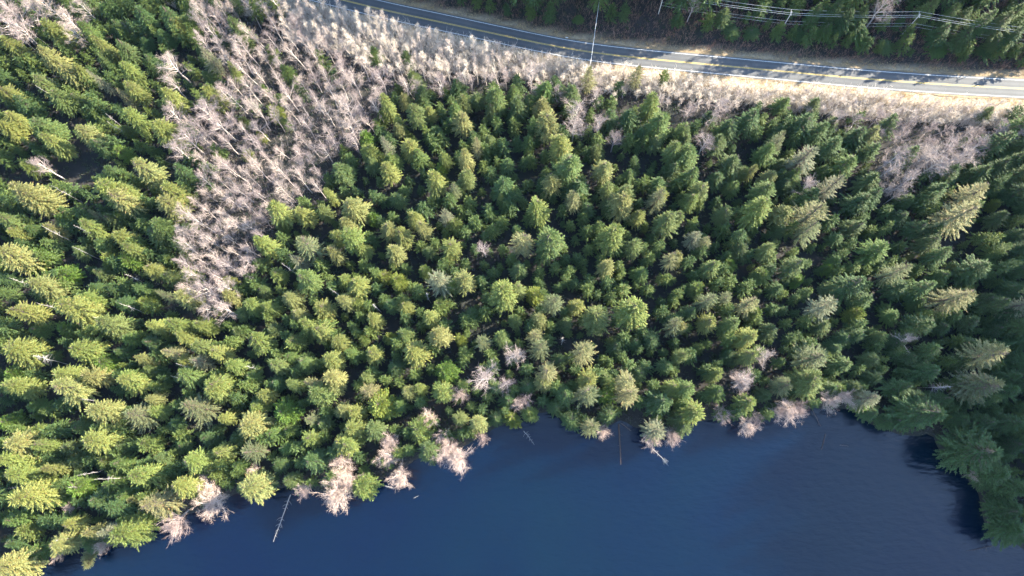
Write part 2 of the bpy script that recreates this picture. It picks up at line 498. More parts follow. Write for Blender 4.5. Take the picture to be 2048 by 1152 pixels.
def conifer_mesh(kind, seed, h=28.0, rad=4.4, dens=1.0, pick=None, mb=None):
    rg = np.random.default_rng(seed)
    mb = mb or MB()
    if kind == 'H':   t0, sp, nb, pw, up, drp, sl, sw, npt = .22, .44, 8, .62, .16, .48, .54, .25, 15
    elif kind == 'F': t0, sp, nb, pw, up, drp, sl, sw, npt = .18, .54, 8, .84, .22, .48, .54, .23, 15
    elif kind == 'S': t0, sp, nb, pw, up, drp, sl, sw, npt = .22, .80, 7, .78, .26, .38, .56, .19, 16
    else:             t0, sp, nb, pw, up, drp, sl, sw, npt = .10, .36, 11, .50, .35, .30, .46, .25, 9
    z = h * t0
    lump_a = rg.uniform(0, 6.28, 5); lump_t = rg.uniform(.2, .85, 5)
    Pb, Dd, Ln, Wd = [], [], [], []
    a0 = rg.uniform(0, 6.28); skew, skew_a = rg.uniform(0, .28), rg.uniform(0, 6.28)
    wood = []
    while z < h * .985:
        t = (z - h * t0) / (h * (1 - t0))
        prof = (1 - t) ** pw * min(1.0, .55 + t * 2.2)
        if kind == 'Y':
            prof = math.sqrt(max(0.0, 1 - (2 * t - .75) ** 2 / 1.6)) * (.35 + .65 * (1 - t) ** .45)
        n = max(3, int(round(nb * dens * (.6 + .5 * prof) + rg.uniform(-.6, .6))))
        for i in range(n):
            a = a0 + i * 2 * math.pi / n + rg.normal(0, .22)
            lump = .92 + .30 * sum(math.exp(-((math.atan2(math.sin(a - la), math.cos(a - la))) ** 2) / .3 - (t - lt) ** 2 / .012) for la, lt in zip(lump_a, lump_t))
            L = rad * prof * lump * rg.uniform(.55, 1.18) + .12
            L *= 1 + skew * math.cos(a - skew_a)
            if rg.random() < .06:
                L *= rg.uniform(.3, .7)
            e0 = up + .55 * t ** 3 + rg.normal(0, .09)
            dr = drp * (1 - .75 * t) * rg.uniform(.7, 1.3)
            k = max(2, int(npt * dens * (.45 + .75 * L / rad)))
            s = np.linspace(.26, 1.0, k) ** .8
            rr = L * s
            zz = z + rg.normal(0, .34) + rr * math.tan(e0) - dr * L * s ** 1.8
            slope = math.tan(e0) - dr * 1.8 * s ** .8
            ca, sa = math.cos(a), math.sin(a)
            base = np.stack([ca * rr, sa * rr, zz], 1)
            fwd = np.stack([np.full(k, ca), np.full(k, sa), slope], 1)
            wood.append(base[[0, -1]])
            for side in (-1, 1):
                ang = rg.uniform(.40, .95, k) * side
                d = np.stack([ca * np.cos(ang) - sa * np.sin(ang), sa * np.cos(ang) + ca * np.sin(ang), slope * .8 - rg.uniform(.02, .40, k)], 1)
                wl_ = sl * (1.12 - .45 * s) * (.45 + .55 * L / rad) * rg.uniform(.7, 1.25, k)
                if kind == 'S': wl_ *= .9
                Pb.append(base + rg.normal(0, .06, (k, 3))); Dd.append(d); Ln.append(wl_); Wd.append(sw * rg.uniform(.7, 1.3, k) * (.6 + .4 * L / rad))
            Pb.append(base[-1:] - fwd[-1:] * .15); Dd.append(fwd[-1:] + rg.normal(0, .12, (1, 3))); Ln.append(np.array([sl * rg.uniform(1.0, 1.7)])); Wd.append(np.array([sw * .8]))
            # a small upright tuft on the branch, so crowns read rough from above
            q = rg.integers(0, k, max(1, k // 3))
            Pb.append(base[q]); Dd.append(fwd[q] * .5 + np.stack([rg.normal(0, .3, len(q)), rg.normal(0, .3, len(q)), rg.uniform(.2, .7, len(q))], 1)); Ln.append(sl * rg.uniform(.4, .75, len(q))); Wd.append(sw * rg.uniform(.5, .9, len(q)))
        a0 += 2.4
        z += sp * rg.uniform(.75, 1.25) * (1 - .35 * t) / max(.6, dens) ** .3
    # leader
    k = 9 if kind != 'Y' else 14
    Pb.append(np.stack([rg.normal(0, .05, k), rg.normal(0, .05, k), h * .955 + rg.uniform(0, .04, k) * h], 1))
    Dd.append(np.stack([rg.normal(0, .5, k), rg.normal(0, .5, k), rg.uniform(.5, 1.4, k)], 1)); Ln.append(rg.uniform(.4, .8, k)); Wd.append(np.full(k, .25))
    Pb, Dd, Ln, Wd = map(np.concatenate, (Pb, Dd, Ln, Wd))
    bend = rg.normal(0, .035 * h, 2); Pb[:, :2] += bend * ((Pb[:, 2:3] / h) ** 2 - .3 * Pb[:, 2:3] / h)
    sprays(mb, Pb, Dd, Ln, Wd, rg.normal(0, .55, len(Pb)), rg, None, pick)
    return mb, np.array(wood)

def trunk_mesh(h, r0, wood, seed, top=.99, lean=.15):
    rg = np.random.default_rng(seed)
    mb = MB()
    zz = np.linspace(-1.2, h * top, 9)
    c = np.stack([rg.normal(0, lean, 9) * (zz > 0) * (zz < h * .9), rg.normal(0, lean, 9) * (zz > 0) * (zz < h * .9), zz], 1)
    r = r0 * (1 - np.clip(zz, 0, h) / h) ** .8 + .025
    mb.tubes(c[:-1], c[1:], r[:-1], r[1:], 7)
    if wood is not None and len(wood):
        mb.tubes(np.stack([wood[:, 0, 0] * .1, wood[:, 0, 1] * .1, wood[:, 0, 2]], 1), wood[:, 1], .05, .012, 3)
    return mb

VAR = {}
MATS = {'H': M_HEM, 'F': M_FIR, 'S': M_SPR, 'Y': M_YOU}
for kind, nvar, hh, rr in (('H', 9, 22, 4.6), ('F', 8, 21, 4.2), ('S', 6, 26, 4.6), ('Y', 5, 10, 3.2)):
    VAR[kind] = []
    for i in range(nvar):
        mbc, wood = conifer_mesh(kind, 100 * ord(kind) + i, hh * (1 + .08 * (i % 3 - 1)), rr, 1.2)
        cm = mbc.mesh('crown', MATS[kind])
        tm = trunk_mesh(hh, .38 if kind != 'Y' else .14, wood, i).mesh('trunk', M_BARK, False)
        VAR[kind].append((cm, tm, hh, rr))

def alder_mesh(seed, h=17.0, rad=3.4, nl=15, narrow=False, nt_=12):
    """returns trunk mesh builder and branches mesh builder"""
    rg = np.random.default_rng(seed)
    tb, bb = MB(), MB()
    n = 9
    zz = np.linspace(-.8, h * .93, n)
    wob = np.cumsum(rg.normal(0, .13, (n, 2)), 0); wob -= wob[1]
    wob[0] = 0
    c = np.concatenate([wob, zz[:, None]], 1)
    r = .19 * (1 - np.clip(zz, 0, h) / h) ** .7 + .035
    if narrow: r *= .95
    tb.tubes(c[:-1], c[1:], r[:-1], r[1:], 6)
    def at(t):
        return np.array([np.interp(t * h, zz, c[:, 0]), np.interp(t * h, zz, c[:, 1]), t * h])
    A, B, RA, RB = [], [], [], []
    TW = []                                              # twig base, dir, length
    for i in range(nl):
        t = .34 + .60 * (i + rg.random()) / nl
        a = i * 2.4 + rg.normal(0, .3)
        prof = (1 - abs(2 * (t - .34) / .62 - .75) ** 1.8 * .62)
        L = rad * max(.3, prof) * rg.uniform(.75, 1.2) * 1.5
        el = (.78 + .42 * t) if not narrow else (.95 + .3 * t)
        p = at(t); d = np.array([math.cos(a) * math.cos(el), math.sin(a) * math.cos(el), math.sin(el)])
        k = 5
        pts = [p]
        for j in range(k):
            d = d + rg.normal(0, .13, 3) + np.array([0, 0, .07]); d /= np.linalg.norm(d)
            pts.append(pts[-1] + d * L / k)
        pts = np.array(pts)
        rl = np.linspace(.075, .020, k + 1) * (1 if not narrow else .75)
        tb.tubes(pts[:-1], pts[1:], rl[:-1], rl[1:], 4)
        for j in range(7):
            u = rg.uniform(.25, 1.0) * k
            q = min(int(u), k - 1)
            pb = pts[q] + (pts[q + 1] - pts[q]) * (u - q)
            d2 = (pts[q + 1] - pts[q]); d2 /= np.linalg.norm(d2)
            d2 = d2 + rg.normal(0, .55, 3) + np.array([0, 0, .12]); d2 /= np.linalg.norm(d2)
            l2 = L * rg.uniform(.25, .5)
            m1 = pb + d2 * l2 * .55
            d3 = d2 + rg.normal(0, .22, 3) + np.array([0, 0, .1]); d3 /= np.linalg.norm(d3)
            m2 = m1 + d3 * l2 * .5
            A.append(np.array([pb, m1])); B.append(np.array([m1, m2])); RA.append(np.array([.026, .017])); RB.append(np.array([.017, .009]))
            w = rg.uniform(.1, 1, nt_)[:, None]
            tp = np.where(w < .55, pb + (m1 - pb) * w / .55, m1 + (m2 - m1) * (w - .55) / .45)
            td = d3 + rg.normal(0, .55, (nt_, 3)); td[:, 2] += .1
            TW.append((tp, td, rg.uniform(.5, 1.15, nt_)))
    # top twigs
    tp = np.array([at(x) for x in rg.uniform(.72, .93, 26)])
    td = rg.normal(0, .5, (26, 3)); td[:, 2] += 1.0
    TW.append((tp, td, rg.uniform(.6, 1.3, 26)))
    bb.tubes(np.concatenate(A), np.concatenate(B), np.concatenate(RA), np.concatenate(RB), 3)
    Pt = np.concatenate([x[0] for x in TW]); Dt = np.concatenate([x[1] for x in TW]); Lt = np.concatenate([x[2] for x in TW])
    Dt /= np.linalg.norm(Dt, axis=1)[:, None]
    k = len(Pt)
    U = np.cross(Dt, rg.normal(0, 1, (k, 3))); U /= np.linalg.norm(U, axis=1)[:, None]
    mid = Pt + Dt * (Lt * .55)[:, None] + rg.normal(0, .05, (k, 3)); tip = Pt + (Dt + rg.normal(0, .16, (k, 3))) * Lt[:, None]
    wa, wb, wc = .013, .011, .006
    bb.quads(np.stack([Pt - U * wa, Pt + U * wa, mid + U * wb, mid - U * wb], 1))
    bb.quads(np.stack([mid - U * wb, mid + U * wb, tip + U * wc, tip - U * wc], 1))
    # fork ends
    D2 = Dt + rg.normal(0, .5, (k, 3)); t2 = mid + D2 * (Lt * .45)[:, None]
    bb.quads(np.stack([mid - U * wb, mid + U * wb, t2 + U * wc, t2 - U * wc], 1))
    return tb, bb

ALD = []
for i in range(8):
    tb, bb = alder_mesh(900 + i)
    ALD.append((tb.mesh('trunk', M_ALD, False), bb.mesh('branches', M_TWIG, False), bb.mesh('branches', M_TWIGR, False), 17.0, 3.4))
DOME = []
for i in range(5):
    tb, bb = alder_mesh(940 + i, 10.5, 3.9, 24, False, 15)
    DOME.append((tb.mesh('trunk', M_ALD, False), bb.mesh('branches', M_TWIGR, False), None, 10.5, 3.9))
SAP = []
for i in range(6):
    tb, bb = alder_mesh(970 + i, 11.0, 1.9, 8, True, 8)
    SAP.append((tb.mesh('trunk', M_ALD, False), bb.mesh('branches', M_STWIG, False), None, 11.0, 1.9))

# ------------------------------------------------------------------ what stands where, read off the photograph
# per tile: (left, top) of the tile in the photo; entries are tile pixels at 2.88 x: x, y, crown radius, kind
T = {}
T[(0, 0)] = '''1500 480 42 F;1600 560 38 Y;1450 600 40 F;1560 300 42 F;1290 250 45 F;1230 180 48 F;1170 110 50 F;1400 700 36 Y;1330 570 42 F;1720 500 36 F;1850 330 40 F;1500 780 34 Y;1900 400 42 F;1420 890 36 Y;1640 700 34 F;1280 60 45 F;1110 210 50 F;1140 280 50 F;40 240 80 H;300 170 90 H;500 165 75 F;590 240 60 H;260 320 80 H;370 400 85 H;200 330 50 F;440 400 60 H;560 450 40 S;230 470 85 H;320 540 80 H;120 590 70 F
30 520 70 H;20 390 45 F;650 130 60 F;720 150 55 F;800 70 85 F;960 60 80 F;1010 120 90 H;1080 30 60 F;600 40 70 F;820 230 60 F;940 200 60 F;700 250 70 F;740 390 75 H;770 510 75 H
680 540 50 S;890 410 50 F;960 540 75 H;1190 320 60 S;1180 420 60 F;1200 510 80 H;1350 150 80 F;1390 220 60 F;1640 390 60 F;1590 650 55 Y;1340 400 45 H;240 720 100 H;300 800 80 H;30 740 85 H
40 830 50 F;760 660 80 H;730 755 45 Y;480 760 80 H;560 830 70 F;700 880 50 Y;940 740 95 H;880 850 50 F;1030 980 75 F;820 960 85 H;140 950 65 H;200 850 45 F;620 1070 110 H;720 1100 80 H
120 1090 110 H;960 1090 110 H;380 1080 50 F;540 640 45 F;1190 950 35 F;1250 870 45 F;1940 960 80 F;1980 860 45 F;1900 1110 45 H;480 430 60 F;600 330 60 F;860 330 60 F;60 660 70 H;420 560 60 F;620 700 50 F;1050 760 40 F;640 980 60 F'''
T[(680, 0)] = '''700 40 50 F;790 60 50 F;870 90 45 F;940 110 45 F;1090 70 55 F;1110 140 50 F;1190 160 45 F;1375 110 50 H;1560 50 60 F;1650 40 45 F;1950 70 60 F;190 290 60 F;380 320 55 F;420 430 70 F;460 520 65 F;360 560 50 H;680 480 65 F;710 570 60 H;790 550 65 F;890 540 85 H;1000 510 60 F;1020 590 70 F;270 590 60 H;510 650 50 H;430 640 75 H
660 640 70 F;580 630 50 F;700 700 85 H;770 780 60 F;910 700 50 F;1000 650 55 F;1010 720 50 F;1160 600 80 H;1200 690 95 H;1180 480 80 F;1260 480 65 F;1350 510 75 F;1440 430 55 S;1725 395 58 S;1620 470 50 F
1670 650 80 F;1800 580 80 H;1840 700 100 H;210 700 50 F;330 720 50 H;150 790 55 Y;260 810 45 S;160 850 70 H;400 830 80 H;450 890 60 F;310 900 60 H;590 800 50 F;790 830 50 S;705 880 62 H;600 900 50 H
580 970 40 Y;840 920 45 F;900 860 32 F;960 930 60 F;1090 810 60 F;1170 770 50 F;1270 830 95 H;1310 950 110 H;1390 830 50 F;1480 860 60 H;1520 960 80 H;1660 1000 60 F;1750 830 28 F;1700 940 45 F;180 930 60 F
270 980 70 H;540 1020 80 H;720 1010 70 H;650 1070 45 S;950 1050 90 F;1070 1050 45 F;1230 1010 80 H;1370 1060 90 F;1340 1120 55 S;1540 1080 60 H;1650 1100 80 H;1850 1030 70 F;1850 1110 60 H;1920 850 65 H
1990 800 65 F;90 1080 50 F;40 970 60 F;930 1130 35 H;320 1130 60 F;200 1130 40 F;1170 1110 40 F;870 620 60 F;1100 900 45 F;500 770 50 F;560 730 50 F;860 800 55 F;1560 660 60 F;1740 760 60 F;1820 800 60 F;1930 960 60 F'''
T[(1348, 0)] = '''2020 700 72 F;2030 820 78 F;2030 980 75 F;2020 1090 78 F;2070 900 80 F;40 90 65 F;200 130 38 F;340 180 85 F;590 200 50 F;450 180 85 F;720 190 85 F;990 100 100 F;1080 190 90 F;1220 260 85 F;1300 290 50 F;1540 280 90 F;1560 170 95 F;1480 30 75 H;1630 50 65 H
1800 280 80 F;1860 240 65 H;1940 320 60 F;1900 120 90 F;1800 110 80 F;1990 170 70 F;700 20 60 F;820 60 70 F;940 30 80 F;1990 370 50 F;1700 60 70 F;1680 200 80 F;1100 60 90 F;880 160 70 F;300 60 70 F;520 20 60 F;1990 50 80 F;1650 350 60 F
60 740 65 H;20 850 55 H;100 860 90 H;100 990 70 F;150 1090 75 H;320 720 85 F;450 670 80 F;490 610 40 F;620 740 60 F;760 700 95 F;840 740 70 F;930 690 60 F;1060 770 80 F;1140 760 60 H;930 830 80 F;1160 850 70 F
620 800 60 S;540 870 75 F;630 930 55 F;350 920 90 F;410 980 45 H;460 960 40 H;560 1000 70 H;520 1080 90 H;770 870 95 S;1010 940 85 F;940 1040 80 S;1150 1020 85 F;1150 1120 70 F;1260 700 70 F;1360 890 70 F;1640 840 50 F
1900 800 90 F;1960 760 60 F;1800 970 80 F;1750 1110 95 S;1940 1080 60 F;1990 640 50 F;1540 1070 75 F;640 580 60 F;820 590 55 F;1620 980 75 F;1480 1130 70 F;1900 930 80 F;1990 900 70 F;270 800 70 F;220 650 55 F;700 1000 60 F;1060 660 50 F;1830 640 55 F;250 1020 60 F;360 1060 60 F;880 960 60 F;680 870 50 F;1350 1140 60 F;820 1120 70 F;640 1060 60 F'''
T[(0, 380)] = '''180 30 105 H;20 170 75 H;80 240 65 H;40 370 105 H;160 220 60 F;290 220 60 H;480 200 75 H;390 180 32 Y;540 140 38 S;660 40 95 H;680 260 85 H;740 330 60 H;640 390 50 Y;745 410 60 Y;860 430 70 H;880 250 80 F
920 190 80 H;960 70 95 H;1080 210 55 F;1030 310 42 S;250 370 55 Y;180 420 65 Y;380 490 62 Y;230 550 95 H;560 470 55 F;960 490 60 F;1070 480 58 H;120 690 80 H;400 670 115 H;490 620 75 H;700 640 75 F;840 650 55 Y
930 600 40 S;1070 610 75 H;1220 670 45 F;1310 600 60 H;1300 520 45 H;1440 650 70 H;1500 580 58 F;1550 670 60 H;1660 620 70 H;1710 710 60 H;1590 480 60 H;1480 420 55 F;1510 310 80 H;1620 220 42 Y;1570 90 85 H
1850 110 55 H;1740 130 75 H;1760 310 88 S;1700 390 60 S;1770 510 90 H;1910 360 55 H;1850 680 80 H;1990 510 60 H;1980 620 60 H;1940 250 65 H;1760 770 62 H;1830 820 75 H;1950 870 65 H;1700 870 62 Y;1750 990 65 H
1900 990 72 H;1920 1080 75 H;1570 1010 72 H;1470 870 80 H;1340 1000 62 H;1240 930 72 H;1170 780 62 H;1020 780 72 H;1060 850 60 H;1120 890 70 H;970 930 55 S;1050 980 60 H;1135 985 55 S;1070 1060 80 H;1230 1110 90 H
880 780 62 H;620 770 80 H;380 810 52 Y;430 910 100 H;90 920 120 H;600 1000 62 Y;800 960 52 H;850 1030 42 H;930 1080 45 F;720 1090 85 H;500 1070 80 H;350 1070 100 H;90 1050 52 Y;60 1130 80 H;1690 1110 55 Y
1780 1120 55 S;1360 810 55 F;620 160 60 F;760 120 60 F;330 150 60 F;560 300 60 F;440 340 55 F;300 480 60 F;520 560 60 F;780 560 60 F;640 560 60 F;860 880 60 F;730 850 60 F;680 930 55 F;1000 410 50 F;1380 700 55 F;1560 800 60 F;1330 880 50 F;1660 960 55 F;1440 1080 60 F;1580 1110 60 F;200 800 60 F;1640 740 50 F;1400 540 50 F;1240 780 50 F'''
T[(680, 380)] = '''80 100 95 H;30 180 70 H;190 160 42 Y;250 45 38 F;300 150 34 F;330 40 55 F;420 150 62 H;480 210 55 H;600 140 50 S;670 205 52 Y;740 120 50 F;930 60 52 F;960 110 40 F;1060 50 42 F;1140 100 85 H;1200 260 108 H
1060 270 90 S;1350 30 60 S;1420 100 55 F;1330 190 52 F;1430 250 32 F;1540 50 60 F;1640 60 95 H;1720 130 62 H;1830 40 70 S;1880 170 88 H;1580 250 105 H;1690 310 70 H;1930 380 62 S;1790 380 48 F;60 260 88 H;130 330 62 H
270 230 70 H;350 250 70 H;320 350 70 H;640 310 78 H;130 430 45 F;490 450 42 Y;570 520 92 S;710 510 80 H;260 500 50 Y;340 525 52 Y;80 540 88 H;30 620 55 H;90 640 50 Y;440 580 45 F;570 660 62 Y;370 660 62 H
290 660 55 F;190 740 62 H;510 740 62 H;560 840 80 H;430 930 92 H;370 830 70 H;190 940 62 H;130 860 32 Y;150 1070 45 H;300 850 36 Y;600 1040 72 Y;690 870 42 Y;1030 870 42 F;820 860 62 S;930 850 62 H;960 600 108 H
1020 570 60 H;880 470 45 F;1030 450 62 F;1110 610 55 Y;1230 640 72 S;1010 740 55 H;1160 750 62 H;1130 830 62 S;1160 920 70 S;1180 1040 80 S;1300 520 52 F;1410 400 52 F;1440 520 52 F;1540 430 62 H;1360 650 62 H
1480 740 105 H;1700 680 125 H;1400 920 82 S;1590 900 55 F;1700 870 55 F;1800 860 62 F;1420 1080 80 H;1540 1080 60 H;1660 1090 80 S;1940 780 62 S;1940 610 34 F;1990 560 45 F;1890 500 52 F;1970 950 52 H;1880 1010 55 F
1210 790 34 F;1620 470 36 F;1740 1050 55 F;790 500 50 F;1150 520 40 F;780 180 50 F;830 260 45 F;870 120 50 F;500 340 55 F;180 280 50 F;520 60 50 F;600 400 45 F;1740 470 60 F;1860 700 50 F;1560 600 50 F;1300 760 60 F;1260 980 55 F;1520 960 50 F;250 620 50 F;200 560 40 F;760 700 55 F;830 700 50 F;700 980 50 F;720 760 50 F;90 820 50 F;300 1020 60 F;60 950 55 F;1300 380 50 F;1240 440 45 F'''
T[(1348, 380)] = '''2010 330 75 F;2020 450 72 F;2005 560 78 F;2030 650 72 S;2015 780 75 F;2020 870 72 F;2030 1000 85 F;2010 1120 75 F;100 40 62 H;20 160 52 H;120 255 56 S;290 120 68 H;200 290 50 S;405 250 70 F;390 340 60 F;545 330 70 H;215 430 70 H;30 370 52 H;310 430 42 Y;500 490 60 Y;500 100 95 H;640 110 82 H;820 110 105 S;790 210 80 S
1060 200 72 F;1200 220 45 F;1100 50 82 F;1310 150 60 F;1430 200 70 F;1700 110 115 S;1850 90 38 Y;1990 140 52 F;1990 260 60 F;1790 260 50 F;1210 340 90 F;1320 320 50 F;950 400 60 F;880 450 34 Y;720 420 72 F;720 520 45 Y
1470 385 42 Y;1400 450 52 F;1300 460 72 S;1310 540 80 F;1760 450 98 F;1660 600 98 S;1620 710 62 F;1890 520 52 F;1960 390 34 Y;1040 540 98 F;1100 620 70 F;120 570 52 Y;200 620 62 S;325 620 52 S;460 640 72 S;460 710 50 Y
400 570 34 F;740 600 42 F;650 680 52 F;890 660 88 S;880 770 62 F;1040 710 55 Y;1270 720 62 F;1200 830 52 H;1450 760 82 F;1560 780 60 F;1720 750 62 F;1880 790 62 F;1840 950 105 S;1080 830 62 F;1000 850 60 F
690 850 45 F;700 930 45 F;780 880 52 F;430 850 82 H;200 750 72 H;320 770 62 H;170 900 52 F;50 780 52 H;50 940 42 H;240 1050 62 H;440 940 62 H;820 960 98 S;800 1080 92 H;640 1110 52 S;1000 1000 70 F;1490 1030 90 F
1500 920 72 F;1800 1100 92 S;1590 1110 42 F;1960 1080 70 F;1560 360 70 F;1500 280 70 F;1900 640 70 F;1960 700 60 F;1900 150 60 F;560 440 60 F;600 560 60 F;620 220 60 F;950 270 60 F;900 560 60 F;560 800 60 F;940 900 60 F;1150 970 65 F;1300 870 65 F;1370 960 65 F;1700 880 60 F;1950 900 60 F;1180 1080 60 F;1060 1130 60 F;330 680 50 F;100 700 55 F;620 990 50 F;330 940 55 F;1450 560 70 F;1420 640 60 F;1550 480 60 F;1820 620 60 F;1700 980 70 F'''
T[(0, 752)] = '''60 270 62 Y;60 390 108 H;30 470 80 H;100 60 80 H;370 70 105 H;590 190 90 H;720 30 80 H;775 240 88 S;890 200 60 H;1110 190 98 S;870 130 52 H;900 60 42 F;540 370 100 H;610 480 45 Y;230 400 62 H;210 310 52 Y
310 290 52 F;855 390 62 Y;1230 70 90 H;1290 240 52 H;1430 260 105 H;1510 110 62 H;1470 180 62 H;1650 210 80 Y;1680 50 52 H;1820 90 90 H;1900 50 60 H;1970 200 62 H;1780 360 62 H;1950 390 90 H;1100 490 90 H;1260 450 72 H
1430 430 72 S;790 570 90 H;980 530 52 F;280 530 52 H;110 580 90 H;280 590 52 Y;160 690 108 H;470 640 62 Y;360 660 42 Y;310 720 62 F;540 720 90 F;880 740 98 S;1050 650 88 H;640 760 80 F;760 710 34 H;1250 540 60 Y
1420 640 112 H;1590 510 62 F;1660 600 62 F;1800 480 80 F;400 850 60 H;150 890 55 Y;520 900 62 H;800 940 108 H;620 880 60 S;330 970 88 H;60 1080 108 H;210 1040 60 F;960 300 36 F;1180 360 62 F;1350 150 52 F;1780 250 52 S
700 400 60 F;680 500 60 F;440 300 60 F;380 420 65 F;420 500 60 F;920 480 55 F;640 620 60 F;700 680 60 F;250 830 65 F;60 820 65 F;1040 400 60 F;1350 350 55 F;1560 330 60 F;1640 420 55 F;1360 520 55 F;1530 600 60 F;700 840 60 F;920 620 55 F;470 1000 60 F;60 960 60 F;1650 310 60 F;1850 280 60 F;1000 280 55 F;180 170 60 F;640 310 55 F'''
T[(680, 752)] = '''150 90 62 S;240 180 88 Y;70 200 62 H;60 300 80 H;30 400 72 H;190 310 72 F;390 90 55 H;460 70 45 H;580 100 80 H;690 240 55 H;800 270 62 H;450 310 88 Y;500 430 80 F;970 140 62 F;1010 270 52 Y;1110 230 52 Y;1180 30 70 H
1430 100 88 S;1300 250 72 F;1490 300 72 S;1660 90 88 S;1800 290 80 S;1850 150 90 F;1920 60 62 H;1540 100 52 Y;160 630 78 Y;1980 150 55 F;1300 100 70 F;1080 60 60 F;1240 180 60 F;900 240 55 F;700 330 45 F;330 170 55 F;380 430 50 F;900 60 55 F;1560 220 60 F;1960 240 60 F'''
T[(1348, 752)] = '''1130 235 55 F;1200 275 52 F;1060 205 48 Y;1300 260 60 F;70 70 65 H;110 200 95 H;430 150 70 H;650 60 60 S;800 50 90 H;1130 130 80 S;1470 200 130 F;1810 60 100 S;1950 90 72 F;1810 430 150 F;1740 680 65 F;1950 880 105 F;1990 1000 65 F;1590 50 36 F;1880 560 110 F;1970 640 80 F;250 90 60 F;1330 60 70 F;1420 120 70 F;1560 120 70 F;540 110 55 F;1660 250 65 F;1800 260 80 F;1950 260 90 F;1970 400 80 F;1870 760 75 F;1960 760 80 F;90 290 60 F;920 60 60 F;1040 60 60 F'''
# bare alders picked out one by one
TA = {}
TA[(0, 0)] = '30 40 90;100 70 90;60 140 90;140 190 90;210 70 85;280 40 85;400 110 80;440 190 70;490 50 70;1000 370 85;990 480 55;1000 660 70;1180 650 100;1270 720 90;1080 800 90;1040 870 70;250 960 60'
TA[(680, 0)] = '1360 640 75;1350 730 70;1480 720 62;1580 800 55;1100 420 70;230 450 75;80 470 70;580 480 60;40 620 90;60 740 80'
TA[(1348, 0)] = '1200 40 80;110 30 45;1270 900 80;1320 1050 75;180 830 65;760 1080 62;1450 900 95;1500 960 90;1590 950 80;1640 900 90;1720 850 85;1240 980 70;1560 860 90'
TA[(0, 380)] = '1180 570 80;1260 640 60;1300 690 60'
TA[(680, 380)] = '1000 960 72;840 1080 82;830 340 50;960 1120 55'
TA[(1348, 380)] = '390 1090 65;500 960 60;1330 860 50'
SH = {}   # reddish alders leaning out over the lake
SH[(0, 752)] = '1200 620 80;1230 720 105;1080 850 100;1960 640 120;1990 560 90;1770 640 55;400 1020 40;430 760 34;1470 540 52;610 960 50'
SH[(680, 752)] = '270 440 82;380 570 85;620 420 90;680 460 100;600 340 70;690 110 55;520 250 60;815 340 45;1070 130 62;30 600 80;1540 330 55;1830 390 70;1910 360 62;30 500 70;300 380 60;1010 150 50'
SH[(1348, 752)] = '270 210 62;420 290 72;640 190 90;880 130 80;960 110 70;370 40 70;700 170 70;470 230 50;580 200 60;20 340 50;1660 640 45'
SN = {}   # standing dead snags: x y of the tip, length of the bare part, tile pixels
SN[(0, 0)] = '40 160 150;60 130 130;120 130 120;210 470 110;100 650 120;605 650 80;300 1070 60;395 500 140;630 690 60'
SN[(0, 380)] = '60 512 110;112 482 60;412 330 80;690 475 70;518 432 50;215 645 90;540 730 80;340 598 90;180 965 180;985 276 40;950 672 50;1910 575 40;1420 1010 60;1410 1050 60;1630 428 70;985 1080 40;230 50 110;220 212 60;430 190 70;35 680 80;670 650 50;1000 1015 60'
SN[(680, 380)] = '840 505 60;180 650 40;1290 845 80;340 870 60;490 600 50'
SN[(0, 752)] = '50 642 110;40 690 110;390 650 40;550 600 60;370 732 60;445 545 100;440 140 90;1330 270 70;300 960 50'
SN[(1348, 380)] = '1600 1110 180'

def entries(D, n):
    out = []
    for (ox, oy), s in D.items():
        for e in s.replace('\n', ';').split(';'):
            w = e.split()
            if len(w) < n: continue
            out.append((ox + float(w[0]) / 2.88, oy + float(w[1]) / 2.88, float(w[2]) / 2.88, w[3] if n > 3 else ''))
    return out

alder_poly = np.array([(385, -20), (600, -20), (700, 22), (800, 48), (900, 72), (1000, 92), (1100, 114), (1200, 132), (1330, 150), (1500, 166), (1650, 178),
    (1830, 195), (1930, 203), (2070, 208), (2070, 250), (1990, 270), (1960, 320), (1900, 330), (1850, 340), (1800, 390), (1770, 390), (1760, 300), (1720, 250),
    (1600, 220), (1500, 215), (1420, 250), (1380, 240), (1330, 210), (1250, 200), (1130, 190), (1060, 180), (1030, 160), (940, 170), (850, 170), (820, 190),
    (800, 150), (780, 180), (760, 230), (722, 280), (690, 290), (650, 330), (630, 395), (570, 405), (540, 470), (490, 550), (440, 590), (400, 630), (380, 590),
    (360, 500), (370, 420), (400, 380), (420, 320), (385, 300), (375, 230), (385, 200), (450, 180), (430, 110), (385, 80)], float)

def height_of(kind, rm, r):
    if kind == 'Y':
        return float(np.clip(4.5 + 2.0 * rm + r.normal(0, .8), 5, 13))
    if kind == 'S':
        return float(np.clip(11 + 2.6 * rm + r.normal(0, 1.6), 12, 33))
    if kind == 'F':
        return float(np.clip((7 + 2.3 * rm if rm > 3.85 else 5 + 2.0 * rm) + r.normal(0, 1.4), 6, 28))
    return float(np.clip(8 + 2.4 * rm + r.normal(0, 1.8), 9, 28))

